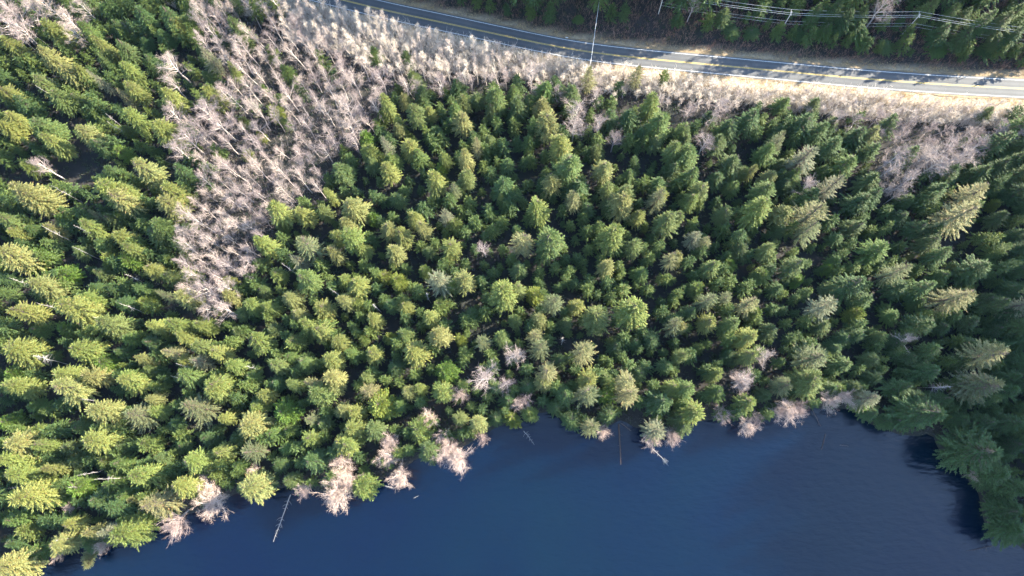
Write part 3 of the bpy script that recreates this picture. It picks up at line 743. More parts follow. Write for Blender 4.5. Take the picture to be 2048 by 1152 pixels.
trees = []       # x, y, z, h, rad, kind
r_ = np.random.default_rng(3)
for (x, y, rpx, k) in entries(T, 4):
    rm0 = rpx * .168
    h = height_of(k, rm0, r_)
    g = ROAD_Z
    for _ in range(3):
        c = px(x, y, g + h * (.80 if k != 'Y' else .7)); g = h1(*c)
    rm = rpx * (CAM_Z - g - h * .8) / F_PX * ({'H': 1.03, 'F': 1.15, 'S': 1.12, 'Y': .95}[k])
    ds = float(shore_sd(c[None])[0]); dr = float(road_sd(c[None])[0])
    if y < np.interp(x, *zip(*road_px)):           # seen above the road: rooted on the bank beyond it
        h = min(h, 17.0)
        for _ in range(12):
            c = px(x, y, g + h * .8); g = h1(*c); dr = float(road_sd(c[None])[0])
            if dr > 11.5 + .5 * rm: break
            h *= .86
        h = max(h, 3.5); rm *= .82
    if ds < .5:                                    # keep roots on the bank
        j = np.argmin(np.hypot(*(SP - c).T)); v = c - SP[j]
        c = SP[j] - v / (np.linalg.norm(v) + 1e-6) * .8
    if abs(dr) < 8.5:
        i = np.argmin(np.hypot(*(RC - c).T)); c = RC[i] + RN[i] * math.copysign(8.5 + rm * .4, dr)
    trees.append([c[0], c[1], h1(*c), h, rm, k])
# only the 295 firs that show largest stay individuals; the slightest join the understorey
fs = sorted([t for t in trees if t[5] == 'F'], key=lambda t: -t[4])
minor = fs[295:]; cut = {id(t) for t in minor}
trees = [t for t in trees if id(t) not in cut]
TP = np.array([t[:2] for t in trees])
TRAD = np.array([t[4] for t in trees])

alders = []      # x, y, z, h, rad, tilt dir, tilt, red
for (x, y, rpx, _) in entries(TA, 3):
    h = float(np.clip(9 + rpx * .168 * 2.2, 11, 19)); g = ROAD_Z
    for _i in range(3):
        c = px(x, y, g + h * .72); g = h1(*c)
    alders.append([c[0], c[1], g, h, rpx * .165 * 1.1, 0, 0.0, False])
for (x, y, rpx, _) in entries(SH, 3):
    h = float(np.clip(4.5 + rpx * .168 * 1.25, 6, 13)); tl = .42
    c = px(x, y, 1.0 + h * .6)
    d, j = poly_dist(c[None], SP)
    j = j[0]; tv = SP[j + 1] - SP[j]; nrm = np.array([tv[1], -tv[0]]); nrm /= np.linalg.norm(nrm)      # points to the water
    if not in_poly((SP[j] + nrm * 2)[None], LAKE)[0]: nrm = -nrm
    ins = in_poly(c[None], LAKE)[0]
    if ins or d[0] < 7:
        lean = tl
        base = c - nrm * (math.sin(tl) * h * .62)
        if shore_sd(base[None])[0] < .4: base = SP[j] - nrm * .8
        alders.append([base[0], base[1], h1(*base), h, rpx * .165 * .95, math.atan2(nrm[1], nrm[0]), lean, True])
    else:
        alders.append([c[0], c[1], h1(*c), h, rpx * .165 * 1.1, 0, 0.0, True])
saplings = []
# the grove and the roadside thicket, spread evenly
def spread(poly, spacing, n_try, seed, seeds=()):
    r = np.random.default_rng(seed)
    lo, hi = poly.min(0), poly.max(0)
    acc = list(seeds); n0 = len(acc)
    C = r.uniform(lo, hi, (n_try, 2))
    C = C[in_poly(C, poly)]
    for c in C:
        sp_ = spacing(c)
        if sp_ is None: continue
        if not acc or np.min(np.hypot(*(np.array(acc) - c).T)) > sp_:
            acc.append(c)
    return acc[n0:]
def is_thicket(c):     # near the road: thin young stems
    xr = np.interp(c[0], [600, 700, 1000, 1300, 1650, 2048], [-15, 22, 92, 148, 178, 205])
    return c[1] - xr < np.interp(c[0], [600, 700, 800, 1000, 2048], [60, 100, 110, 62, 46]) and c[0] > 560
r_ = np.random.default_rng(8)
seedpts = [np.array([x, y]) for x, y, *_ in entries(TA, 3)]
for c in spread(alder_poly, lambda c: None if is_thicket(c) else (23 if c[0] < 900 else 25), 9000, 21, seedpts):
    h = r_.uniform(12.5, 20) if c[0] < 900 else r_.uniform(11, 15); g = ROAD_Z
    for _i in range(3):
        b_ = px(c[0], c[1], g + h * .72); g = h1(*b_)
    if abs(road_sd(b_[None])[0]) < 7.5: continue
    alders.append([b_[0], b_[1], g, h, r_.uniform(2.3, 4.0), r_.uniform(0, 6.28), abs(r_.normal(0, .08)), False])
for c in spread(alder_poly, lambda c: 15.5 if is_thicket(c) else None, 14000, 22):
    h = r_.uniform(10, 16) if c[0] < 1000 else r_.uniform(5.5, 9.5); g = ROAD_Z
    for _i in range(3):
        b_ = px(c[0], c[1], g + h * .75); g = h1(*b_)
    if abs(road_sd(b_[None])[0]) < 6.8: continue
    saplings.append([b_[0], b_[1], g, h, r_.uniform(1.5, 2.3), r_.uniform(0, 6.28), abs(r_.normal(0, .06)), False])
saplings = saplings[:290]
print('trees', len(trees), {k: sum(t[5] == k for t in trees) for k in 'HFSY'}, 'alders', len(alders), 'saplings', len(saplings))

# ------------------------------------------------------------------ labels
GROVE = np.array([a[:2] for a in alders if not a[7] and to_px(np.array([[a[0], a[1], a[2]]]))[0][0] < 820])
LONE = np.array([a[:2] for a in alders if not a[7] and to_px(np.array([[a[0], a[1], a[2]]]))[0][0] >= 820])
REDS = np.array([a[:2] for a in alders if a[7]])
snags = []
for (x, y, L, _) in entries(SN, 3):
    h = 17.5 + r_.uniform(-3, 4); g = ROAD_Z * .5
    for _i in range(3):
        c = px(x, y, g + h); g = h1(*c)
    if shore_sd(c[None])[0] < 1: continue
    snags.append([c[0], c[1], g, h, L])
SNAGP = np.array([t[:2] for t in snags])
def near(A, p, d):
    return np.min(np.hypot(*(A - p).T)) < d
def place_of(x, y, z, h, me=None):
    p = np.array([[x, y]])
    ds, dr = float(shore_sd(p)[0]), float(road_sd(p)[0])
    q = to_px(np.array([[x, y, z + h * .75]]))[0]
    cove = q[0] > 1500 and q[1] > 690
    if dr > 0: zone = 'on the bank under the power lines'
    elif dr > -24: zone = 'in the bare roadside thicket'
    elif ds < 4.5: zone = 'on the curved cove shore' if cove else 'on the straight lakeshore'
    elif ds < 16: zone = 'one row back from the cove' if cove else 'one row back from the lake'
    elif near(GROVE, p[0], 7): zone = 'bordering the bare alder grove'
    elif dr > -50: zone = 'one row back from roadside thicket'
    elif q[0] > 1560: zone = 'in the shaded stand behind the cove'
    elif q[0] < 620: zone = 'in the sunlit stand past the grove'
    else: zone = 'midway between road and lake'
    nb = ''
    if SNAGP is not None and me != 'snag' and near(SNAGP, p[0], 4.5): nb = 'beside a silver snag'
    elif len(LONE) and near(LONE, p[0], 5) and dr < -24: nb = 'beside a bare alder'
    elif near(REDS, p[0], 5): nb = 'beside a pinkish alder'
    elif me != 'S' and near(SPRP, p[0], 5): nb = 'touching a star-shaped spruce'
    elif me != 'Y' and near(YOUP, p[0], 4.5): nb = 'over a low round evergreen'
    return zone, nb
SPRP = np.array([t[:2] for t in trees if t[5] == 'S']); YOUP = np.array([t[:2] for t in trees if t[5] == 'Y'])
NAME = {'H': ('hemlock_tree', 'hemlock', 'hemlocks of the lakeside forest'), 'F': ('fir_tree', 'fir', 'firs of the lakeside forest'),
        'S': ('spruce_tree', 'spruce', 'spruces of the lakeside forest'), 'Y': ('young_evergreen', 'low evergreen', 'young evergreens between the tall conifers')}
r_ = np.random.default_rng(77)
plan = []
for t in trees:
    k = t[5]
    w, col = HUES[k][int(r_.integers(len(HUES[k])))]
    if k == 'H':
        pr = np.array([.34, .26, .26, .08, .06]) if t[0] < -25 else np.array([.16, .20, .22, .22, .20]) if t[0] < 70 else np.array([.06, .10, .20, .30, .34])  # sunlit left made yellower, right greener: light put into the hemlock colours
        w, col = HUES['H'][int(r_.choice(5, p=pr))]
    if k == 'F' and ((t[4] > 5 and r_.random() < .5) or (t[0] > 115 and t[1] < 25)): w, col = HUES['F'][0]
    sz = ('tiny' if t[4] < 2.4 else ('compact' if t[4] < 3.1 else 'wide')) if k == 'Y' else ('slender' if t[4] < 3.0 else 'mid-sized' if t[4] < 3.9 else 'full' if t[4] < 5 else 'very broad')
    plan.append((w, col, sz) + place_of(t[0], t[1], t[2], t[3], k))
best = {}
for i, t in enumerate(trees):
    for what, val in (('widest', t[4]), ('narrowest', -t[4]), ('tallest', t[3])):
        key = (t[5], plan[i][3], what)
        if key not in best or val > best[key][0]: best[key] = (val, i)
special = {}
for (k, zone, what), (val, i) in best.items():
    special.setdefault(i, (what, zone))
for i, (x, y, z, h, rad, k) in enumerate(trees):
    cm, tm, hh, rr = VAR[k][int(r_.integers(len(VAR[k])))]
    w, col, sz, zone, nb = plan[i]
    noun = NAME[k][1]
    sc = rad / rr
    o = empty(NAME[k][0], (x, y, z), float(r_.uniform(0, 6.28)), (sc, sc * r_.uniform(.9, 1.1), h / hh), (r_.normal(0, .025), r_.normal(0, .025)))
    if i in special: lab = f'{w} {noun}, the {special[i][0]} {noun} {zone}'
    else: lab = f'{sz} {w} {noun} {nb + ", " if nb else ""}{zone}'
    if len(lab.split()) > 15: lab = f'{sz} {w} {noun} {zone}'
    tag(o, lab, 'evergreen' if k == 'Y' else noun, NAME[k][2])
    link('trunk', tm, o)
    c = link('crown', cm, o)
    j = r_.uniform(.88, 1.12)
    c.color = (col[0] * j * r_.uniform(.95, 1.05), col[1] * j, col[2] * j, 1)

def put_alder(a, lib, name, lab, group):
    x, y, z, h, rad, td, tl, red = a
    v = lib[int(r_.integers(len(lib)))]
    s = rad / v[4]
    o = empty(name, (x, y, z), 0, (1, 1, 1))
    o.rotation_mode = 'AXIS_ANGLE' if tl > 0 else 'XYZ'
    if tl > 0: o.rotation_axis_angle = (tl, -math.sin(td), math.cos(td), 0)
    else: o.rotation_euler = (0, 0, float(r_.uniform(0, 6.28)))
    o.scale = (s, s, h / v[3])
    tag(o, lab, 'alder' if name == 'alder_tree' else 'sapling', group)
    rz = float(r_.uniform(0, 6.28))
    for nm, me in (('trunk', v[0]), ('branches', v[2] if red and v[2] else v[1])):
        c = link(nm, me, o); c.rotation_euler = (0, 0, rz)
def alder_place(a):
    p = np.array([a[:2]]); dr = float(road_sd(p)[0]); ds = float(shore_sd(p)[0]); q = to_px(np.array([[a[0], a[1], a[2] + a[3] * .7]]))[0]
    sz = 'narrow' if a[4] < 3.0 else 'wide' if a[4] < 3.4 else 'very wide'
    ht = 'short' if a[3] < 12.5 else 'lowish' if a[3] < 14.2 else 'mid-height' if a[3] < 16.5 else 'tall'
    side = 'past the cross-road wire' if q[0] > 1190 else 'before the cross-road wire'
    if dr > 0: return f'{ht} {sz} leafless grey alder on the bank under power lines'
    if a[6] > .3: return ('small' if a[4] < 3.2 else 'mid-sized' if a[4] < 4.4 else 'large') + ' leafless pinkish alder leaning over the lake ' + ('in the cove' if q[0] > 1360 else 'beside the bleached fallen log' if 500 < q[0] < 720 else 'near the sodden log' if q[0] > 1000 else 'off the straight shore')
    if ds < 14: return f'{ht} {sz} leafless alder upright near the lakeshore'
    if q[0] < 200 and q[1] < 80: return f'{ht} leafless white-stemmed alder across the conifers from the grove'
    if dr > -34: return f'{ht} {sz} leafless pale alder behind the roadside thicket, {side}'
    if q[0] < 780:
        ht = 'short' if a[3] < 15 else 'lowish' if a[3] < 16.2 else 'mid-height' if a[3] < 17.6 else 'tall'
        part = 'at the road end of the grove' if dr > -62 else 'at the lake end of the grove' if dr < -105 else 'in the middle of the grove'
        edge = ' against the conifers' if np.min(np.hypot(*(TP - p[0]).T)) < 5.5 else ''
        return f'{ht} {sz} leafless alder {part}{edge}'
    return ('wide' if a[4] > 3.6 else 'narrow') + ' leafless grey alder standing alone among the conifers'
for a in alders:
    lab = alder_place(a)
    put_alder(a, DOME if a[7] else ALD, 'alder_tree', lab, 'bare alders of the grove and shore')
for a in saplings:
    q = to_px(np.array([[a[0], a[1], a[2] + a[3] * .7]]))[0]; dr = float(road_sd(np.array([a[:2]]))[0])
    ht = 'short' if a[3] < 6.5 else 'shoulder-high' if a[3] < 8 else 'mid-height' if a[3] < 10 else 'tall' if a[3] < 12 else 'tallest-class'
    ht = {'shoulder-high': 'lowish', 'tallest-class': 'very tall'}.get(ht, ht)
    where = 'next to the alder grove' if q[0] < 800 else 'between grove and cross-road wire' if q[0] < 1180 else 'past the cross-road wire'
    row = 'close to the asphalt' if dr > -10 else 'in mid thicket' if dr > -15 else 'at the back of the thicket'
    lab = f"{ht} {'wispy' if a[4] < 1.9 else 'bushy'} bare sapling {row}, {where}"
    put_alder(a, SAP, 'alder_sapling', lab, 'bare saplings of the roadside thicket')

# snags
for i, (x, y, z, h, L) in enumerate(t for j, t in enumerate(snags) if j % 3 != 1 or t[4] >= 50):
    rg = np.random.default_rng(400 + i)
    o = empty('dead_snag', (x, y, z), rg.uniform(0, 6.28), (1, 1, 1), (rg.normal(0, .03), rg.normal(0, .03)))
    mb = MB(); n = 8; zz = np.linspace(-.6, h, n)
    c = np.stack([rg.normal(0, .1, n), rg.normal(0, .1, n), zz], 1); c[0, :2] = c[1, :2]
    rr = np.linspace(.11, .03, n); mb.tubes(c[:-1], c[1:], rr[:-1], rr[1:], 6)
    mb.build('trunk', M_SNAG, o, smooth=True)
    mb = MB(); k = 26 if L < 50 else 90
    t = rg.uniform(.45, .98, k); a = rg.uniform(0, 6.28, k); ln = rg.uniform(.3, 1.3, k) * (1.15 - t) * (2.0 if L < 50 else 3.2)
    A = np.stack([np.interp(t * h, zz, c[:, 0]), np.interp(t * h, zz, c[:, 1]), t * h], 1)
    B = A + np.stack([np.cos(a) * ln, np.sin(a) * ln, rg.normal(-.1, .25, k) * ln], 1)
    mb.tubes(A, B, .04, .015, 3); tag(mb.build('branch_stubs', M_SNAG, o), kind='stuff')
    zone, nb = place_of(x, y, z, h, 'snag')
    zone = zone.replace('in the sunlit stand past', 'past'); nb = '' if L >= 50 else nb
    if len((nb + zone).split()) > 10: nb = ''
    tag(o, ('silver dead snag bristling with bare branches ' if L >= 50 else 'slim bare silver dead snag ') + (nb + ', ' if nb else '') + zone, 'snag', 'dead snags poking through the canopy')

# ------------------------------------------------------------------ understorey and forest beyond the frame (stuff)
def tree_library(name, n, seed, h, rad, dens):
    """crowns that only the geometry-nodes scatter uses; the collection is not linked to the scene"""
    c = bpy.data.collections.new(name)
    for i in range(n):
        m1, _ = conifer_mesh('F' if i % 2 else 'H', seed + i, h, rad, dens)
        c.objects.link(bpy.data.objects.new(f'{name}_{i}', m1.mesh('crown', M_MIX)))
    return c
LIB = tree_library('understorey_crowns', 7, 700, 9.5, 2.5, .8)
LIBBIG = tree_library('forest_crowns', 6, 750, 21.0, 4.4, .85)
def scatter_object(name, parts, lb, rg, label, cat):
    """one stuff object: points with a turn, a size and a colour pick, each carrying a crown"""
    P_, S_ = [], []
    for pts, lo, hi in parts:
        if not len(pts): continue
        pts = np.asarray(pts); P_.append(np.concatenate([pts, hgt(pts)[:, None] - .3], 1)); S_.append(rg.uniform(lo, hi, len(pts)))
    P_, S_ = np.concatenate(P_), np.concatenate(S_); n = len(P_)
    me = bpy.data.meshes.new(name); me.from_pydata(P_.tolist(), [], [])
    def attr(nm, ty, key, v):
        a = me.attributes.new(nm, ty, 'POINT'); a.data.foreach_set(key, np.asarray(v, np.float32 if ty != 'INT' else np.int32).ravel())
    attr('turn', 'FLOAT_VECTOR', 'vector', np.stack([rg.normal(0, .03, n), rg.normal(0, .03, n), rg.uniform(0, 6.28, n)], 1))
    attr('size', 'FLOAT_VECTOR', 'vector', np.stack([S_, S_ * rg.uniform(.88, 1.12, n), S_ * rg.uniform(.85, 1.2, n)], 1))
    attr('which', 'INT', 'value', rg.integers(0, len(lb.objects), n)); attr('pick', 'FLOAT', 'value', rg.random(n))
    ng = bpy.data.node_groups.new(name, 'GeometryNodeTree')
    ng.interface.new_socket('Geometry', in_out='INPUT', socket_type='NodeSocketGeometry'); ng.interface.new_socket('Geometry', in_out='OUTPUT', socket_type='NodeSocketGeometry')
    gi, go = ng.nodes.new('NodeGroupInput'), ng.nodes.new('NodeGroupOutput')
    ci = ng.nodes.new('GeometryNodeCollectionInfo'); ci.inputs['Collection'].default_value = lb; ci.inputs['Separate Children'].default_value = True; ci.inputs['Reset Children'].default_value = True
    ip = ng.nodes.new('GeometryNodeInstanceOnPoints'); ip.inputs['Pick Instance'].default_value = True
    def named(nm, ty):
        q = ng.nodes.new('GeometryNodeInputNamedAttribute'); q.data_type = ty; q.inputs['Name'].default_value = nm; return q.outputs['Attribute']
    er = ng.nodes.new('FunctionNodeEulerToRotation')
    ng.links.new(named('turn', 'FLOAT_VECTOR'), er.inputs[0]); ng.links.new(er.outputs[0], ip.inputs['Rotation'])
    ng.links.new(named('size', 'FLOAT_VECTOR'), ip.inputs['Scale']); ng.links.new(named('which', 'INT'), ip.inputs['Instance Index'])
    ng.links.new(gi.outputs[0], ip.inputs['Points']); ng.links.new(ci.outputs[0], ip.inputs['Instance']); ng.links.new(ip.outputs[0], go.inputs[0])
    o = link(name, me); md = o.modifiers.new('scatter', 'NODES'); md.node_group = ng
    return tag(o, label, cat, kind='stuff')
rg = np.random.default_rng(31)
def in_frame(P, z, m=0):
    q = to_px(np.concatenate([P, np.full((len(P), 1), z)], 1))
    return (q[:, 0] > -m) & (q[:, 0] < 2048 + m) & (q[:, 1] > -m) & (q[:, 1] < 1152 + m)
C = rg.uniform((-230, -70), (240, 215), (14000, 2))
ds, dr = shore_sd(C), road_sd(C)
ok = (ds > 1.2) & (np.abs(dr) > 11) & in_frame(C, 12, 60)
q12 = to_px(np.concatenate([C, np.full((len(C), 1), 14.0)], 1))
ok &= ~in_poly(q12, alder_poly) & ~((dr > 0) & (dr < 26) & (q12[:, 0] < 1480))
for (cx, cy, cr) in ((150, 310, 46), (10, 590, 40), (160, 940, 18), (60, 1090, 20), (920, 730, 22)):        # openings in the canopy
    ok &= np.hypot(q12[:, 0] - cx, q12[:, 1] - cy) > cr
C = C[ok]; acc = []
for c in C:
    if np.min(np.hypot(*(TP - c).T) - TRAD * .5) < .8: continue
    if acc and np.min(np.hypot(*(np.array(acc) - c).T)) < 4.1: continue
    acc.append(c)
scatter_object('understorey_conifers', [(acc, .55, 1.45), ([t[:2] for t in minor], .9, 1.3)], LIB, rg, 'small dark conifers filling the gaps under the taller trees', 'understorey')
C = rg.uniform((-330, -90), (400, 330), (9000, 2))
ds, dr = shore_sd(C), road_sd(C)
ok = (ds > 14) & (np.abs(dr) > 13) & (~in_frame(C, 18, -6) | (to_px(np.concatenate([C, np.full((len(C), 1), 18.)], 1))[:, 0] > 1990))
q = to_px(np.concatenate([C, np.full((len(C), 1), 10.)], 1))
xq = q_ = to_px(np.concatenate([C, np.full((len(C), 1), 10.)], 1)); xq = q_[:, 0]
ok &= ~((dr > 0) & (dr < 40) & (xq > 1960))                               # open verge further along, unseen, kept clear so the road end is sunlit
ok &= ~((dr > 0) & (dr < 34) & (xq > 1470) & (xq < 1640))                 # a gap that lets the sun onto the road
ok &= (q_[:, 0] > -330) & (q_[:, 1] > -300)
C = C[ok]; acc = []
for c in C:
    if acc and np.min(np.hypot(*(np.array(acc) - c).T)) < 5.6: continue
    if np.min(np.hypot(*(TP - c).T)) < 5.2: continue
    acc.append(c)
acc = np.array(acc); up = road_sd(acc) > 0
print('beyond', len(acc))
rt = ~up & (acc[:, 0] > 200)
lf = up & (to_px(np.concatenate([acc, np.full((len(acc), 1), 10.)], 1))[:, 0] < 1430)
scatter_object('surrounding_forest', [(acc[~up & ~rt], .7, 1.2), (acc[rt], 1.0, 1.5), (acc[up & ~lf], 1.1, 1.5), (acc[lf], 1.4, 1.85)], LIBBIG, rg, 'conifer forest carrying on around the stand as one mass', 'forest')  # unseen trees right and beyond the road sized taller to shade cove and road

# ferns and brush on the forest floor
C = rg.uniform((-225, -65), (230, 200), (26000, 2)); ds, dr = shore_sd(C), road_sd(C)
C = C[(ds > .6) & (np.abs(dr) > 8.5) & in_frame(C, 3, 30)]
k = len(C); Z = hgt(C); mb = MB()
B = np.concatenate([C, Z[:, None]], 1)
for j in range(5):
    a = rg.uniform(0, 6.28, k)
    sprays(mb, B + rg.normal(0, .25, (k, 3)) * [1, 1, .2], np.stack([np.cos(a), np.sin(a), rg.uniform(.15, 1.2, k)], 1), rg.uniform(.5, 1.5, k), rg.uniform(.2, .55, k), rg.normal(0, .5, k), rg, None, rg.random(k))
tag(mb.build('undergrowth', M_FERN, attrs=True), 'dark ferns and low brush over the forest floor', 'undergrowth', kind='stuff')

# thickets of bare canes: pale on the lake side of the road, red-brown on the bank beyond it
def canes(name, pts, n, hlo, hhi, wid, mat, label, cat, spread_=.5):
    k = len(pts); Z = hgt(pts); mb = MB()
    B = np.repeat(np.concatenate([pts, Z[:, None] - .1], 1), n, 0)
    k2 = len(B); B[:, :2] += rg.normal(0, spread_, (k2, 2))
    H = np.repeat(rg.uniform(hlo, hhi, k), n) * rg.uniform(.55, 1.1, k2)
    D = np.stack([rg.normal(0, .22, k2), rg.normal(0, .22, k2), np.ones(k2)], 1)
    U = rg.normal(0, 1, (k2, 3)); U[:, 2] = 0; U /= np.linalg.norm(U, axis=1)[:, None]; U *= wid
    M1 = B + D * (H * .55)[:, None]; M2 = M1 + (D + rg.normal(0, .25, (k2, 3)) * [1, 1, .2]) * (H * .45)[:, None]
    mb.quads(np.stack([B - U, B + U, M1 + U * .8, M1 - U * .8], 1)); mb.quads(np.stack([M1 - U * .8, M1 + U * .8, M2 + U * .3, M2 - U * .3], 1))
    for j in range(3):
        t = rg.uniform(.35, .95, k2)[:, None]; S = B + (M2 - B) * t; E = S + (rg.normal(0, .5, (k2, 3)) + [0, 0, .45]) * (H * .26)[:, None]
        mb.quads(np.stack([S - U * .6, S + U * .6, E + U * .25, E - U * .25], 1))
    return tag(mb.build(name, mat), label, cat, kind='stuff')
C = rg.uniform((-230, 60), (240, 210), (90000, 2)); dr = road_sd(C)
qq = to_px(np.concatenate([C, np.full((len(C), 1), 9.0)], 1))
fr = in_frame(C, 6, 40)
west = np.interp(C[:, 0], [-60, 20, 140], [24, 15, 17])
thick = fr & (dr < -np.interp(qq[:, 0], [1000, 1350, 1420, 1600, 1640, 1780, 1830, 2048], [6.2, 6.6, 8.2, 8.2, 6.3, 6.3, 8.6, 9.0])) & (dr > -west) & ((qq[:, 0] > 560) | (qq[:, 1] < 20))
c2 = C[thick]; print('canes', len(c2))
canes('roadside_thicket', c2[:12000], 6, 2.2, 6.0, .06, M_CANE, 'pale leafless thicket lining the lake side of the road', 'thicket')
gp = in_poly(to_px(np.concatenate([C, np.full((len(C), 1), 10.0)], 1)), alder_poly) & (dr < -12) & fr
canes('grove_brush', C[gp][:3200], 5, 1.2, 3.4, .03, M_GCANE, 'grey-mauve bare brush growing under the alders', 'brush', .6)
bank = fr & (dr > 7.0) & (dr < 34)
canes('bank_brush', C[bank][:5200], 4, 1.0, 2.6, .04, M_RCANE, 'red-brown bare brush covering the bank under the power lines', 'brush', .6)
C = rg.uniform((-230, -75), (235, 60), (60000, 2)); ds = shore_sd(C)
canes('shore_brush', C[(ds > .1) & (ds < 3.6) & in_frame(C, 1, 20)][:2600], 4, .7, 2.2, .03, M_SCANE, 'tangled dark bare brush along the waterline', 'brush', .5)
C = rg.uniform((-230, 60), (240, 210), (150000, 2)); dr = road_sd(C); a_ = np.abs(dr)
g = in_frame(C, 6, 40) & (a_ > 4.9) & (a_ < np.where(dr > 0, 7.8, 7.4) + rg.normal(0, .5, len(C)))
canes('dry_grass', C[g][:7000], 5, .25, .7, .05, M_GRASS, 'straw-coloured dry grass along both road shoulders', 'grass', .3)

# ------------------------------------------------------------------ power line
PH = 13.0
pole_px = [(1329, -14), (1584, 24), (1841, 28), (2097, 66)]
def ins_pts(i):
    return None
poles = []
for (x, y) in pole_px:
    g = ROAD_Z + 4
    for _i in range(4):
        c = px(x, y, g + PH); g = h1(*c)
    poles.append((c, g))
ARM = 2.6
def pole(c, g, d, label):
    n = np.array([-d[1], d[0]]); az = math.atan2(n[1], n[0])
    o = empty('utility_pole', (c[0], c[1], g), az)
    mb = MB(); zz = np.linspace(-1.5, PH, 7); r = np.linspace(.20, .13, 7)
    cc = np.stack([np.zeros(7), np.zeros(7), zz], 1); mb.tubes(cc[:-1], cc[1:], r[:-1], r[1:], 8); mb.box((0, 0, PH + .01), .18, .18, .03)
    mb.build('pole', M_POLE, o, smooth=False)
    mb = MB(); mb.box((0, .17, PH - .55), ARM, .12, .15); arm = mb.build('crossarm', M_POLE, o)
    mb = MB()
    for s in (-1, 1): mb.tubes([[s * .75, .2, PH - .6]], [[0, .2, PH - 1.35]], .025, .025, 4)
    mb.build('crossarm_brace', M_STEEL, o)
    for s in (-1.15, -.35, 1.15):
        mb = MB(); z0 = PH - .47
        mb.tubes([[s, .17, z0]], [[s, .17, z0 + .12]], .03, .03, 6); mb.tubes([[s, .17, z0 + .10]], [[s, .17, z0 + .19]], .10, .08, 8)
        mb.tubes([[s, .17, z0 + .19]], [[s, .17, z0 + .29]], .06, .045, 8); mb.build('insulator', M_CERAM, o)
    tag(o, label, 'utility pole', 'poles of the power line')
    return o, n
ATT = []
labs = ['wooden utility pole where the cross-road wire starts', 'wooden utility pole with the short visible shaft among bare alders', 'wooden utility pole with the long shaft rising behind a shrub', 'wooden utility pole at the road bend, mostly hidden']
for i, (c, g) in enumerate(poles):
    a = poles[max(i - 1, 0)][0]; b_ = poles[min(i + 1, len(poles) - 1)][0]
    d = (b_ - a) / np.linalg.norm(b_ - a)
    n = np.array([-d[1], d[0]])
    inf = 0 < i < 3
    o, n = pole(c, g, d, labs[i])
    p3 = lambda s, z: np.array([c[0] + n[0] * s, c[1] + n[1] * s, g + z])
    ATT.append([p3(s, PH - .2) for s in (-1.15, -.35, 1.15)] + [p3(-.2, PH - 5.4), p3(-.2, PH - 7.2)])
def wire(name, A, B, sag, r, label, group=None):
    t = np.linspace(0, 1, 25)[:, None]
    Pp = A + (B - A) * t; Pp[:, 2] -= (4 * sag * t * (1 - t))[:, 0]
    mb = MB(); mb.tubes(Pp[:-1], Pp[1:], r, r, 5)
    return tag(mb.build(name, M_WIRE), label, 'wire', group)
far_l = [p + (ATT[0][k] - ATT[1][k]) for k, p in enumerate(ATT[0])]
far_r = [p + (ATT[3][k] - ATT[2][k]) * 1.0 for k, p in enumerate(ATT[3])]
wl_names = ['power wire on the road-side end of the crossarms', 'power wire next to the pole tops', 'power wire on the hill-side end of the crossarms', 'telephone cable below the crossarms, the upper of two', 'telephone cable below the crossarms, the lower of two']
for k in range(5):
    pts = [ATT[0][k], ATT[1][k], ATT[2][k], ATT[3][k]]
    mb = MB()
    for A, B in zip(pts[:-1], pts[1:]):
        t = np.linspace(0, 1, 25)[:, None]; Pp = A + (B - A) * t; Pp[:, 2] -= (4 * .7 * t * (1 - t))[:, 0]
        mb.tubes(Pp[:-1], Pp[1:], .034 if k < 3 else .028, .034 if k < 3 else .028, 5)
    tag(mb.build('power_wire' if k < 3 else 'telephone_cable', M_WIRE), wl_names[k], 'wire', 'wires of the power line')
# wire across the road, to a stub pole in the thicket
A = np.array([*px(1205, -45, 20.0), 20.0]); Bq = px(1181, 128, 12.5); B = np.array([*Bq, 12.5])
wire('cross_road_wire', A, B, .5, .075, 'bright wire spanning over the road into the thicket')
o = empty('stub_pole', (Bq[0], Bq[1], h1(*Bq)))
L = 12.7 - h1(*Bq)
mb = MB(); mb.tubes([[0, 0, -.8], [0, 0, L * .5]], [[0, 0, L * .5], [0, 0, L]], [.14, .12], [.12, .10], 7); mb.box((0, 0, L), .14, .14, .03); mb.build('pole', M_POLE, o)
mb = MB(); mb.tubes([[0, 0, L - .35]], [[0, 0, L - .2]], .13, .13, 8); mb.build('clamp', M_STEEL, o)
tag(o, 'slim stub pole in the thicket at the end of the cross-road wire', 'pole')
o = empty('stub_pole', (A[0], A[1], h1(A[0], A[1])))
L = 20.2 - h1(A[0], A[1])
mb = MB(); mb.tubes([[0, 0, -.8], [0, 0, L * .5]], [[0, 0, L * .5], [0, 0, L]], [.18, .15], [.15, .12], 7); mb.box((0, 0, L), .17, .17, .03); mb.build('pole', M_POLE, o)
tag(o, 'pole on the bank at the hill end of the cross-road wire', 'pole')

# small marker at the road edge
c = px(1131, 74.5, ROAD_Z + .8)
o = empty('roadside_marker', (c[0], c[1], ROAD_Z - .2), math.atan2(RT[len(RT) // 2][1], RT[len(RT) // 2][0]))
mb = MB(); mb.box((-.9, 0, .65), .12, .12, 1.5); mb.box((.9, 0, .65), .12, .12, 1.5); mb.build('post', M_DARK, o)
mb = MB(); mb.box((.55, -.12, 1.05), 1.1, .05, .62); mb.box((.55, -.15, 1.36), 1.14, .12, .05); mb.build('panel', M_WHITE, o)
tag(o, 'small white panel on dark posts at the road edge', 'marker')

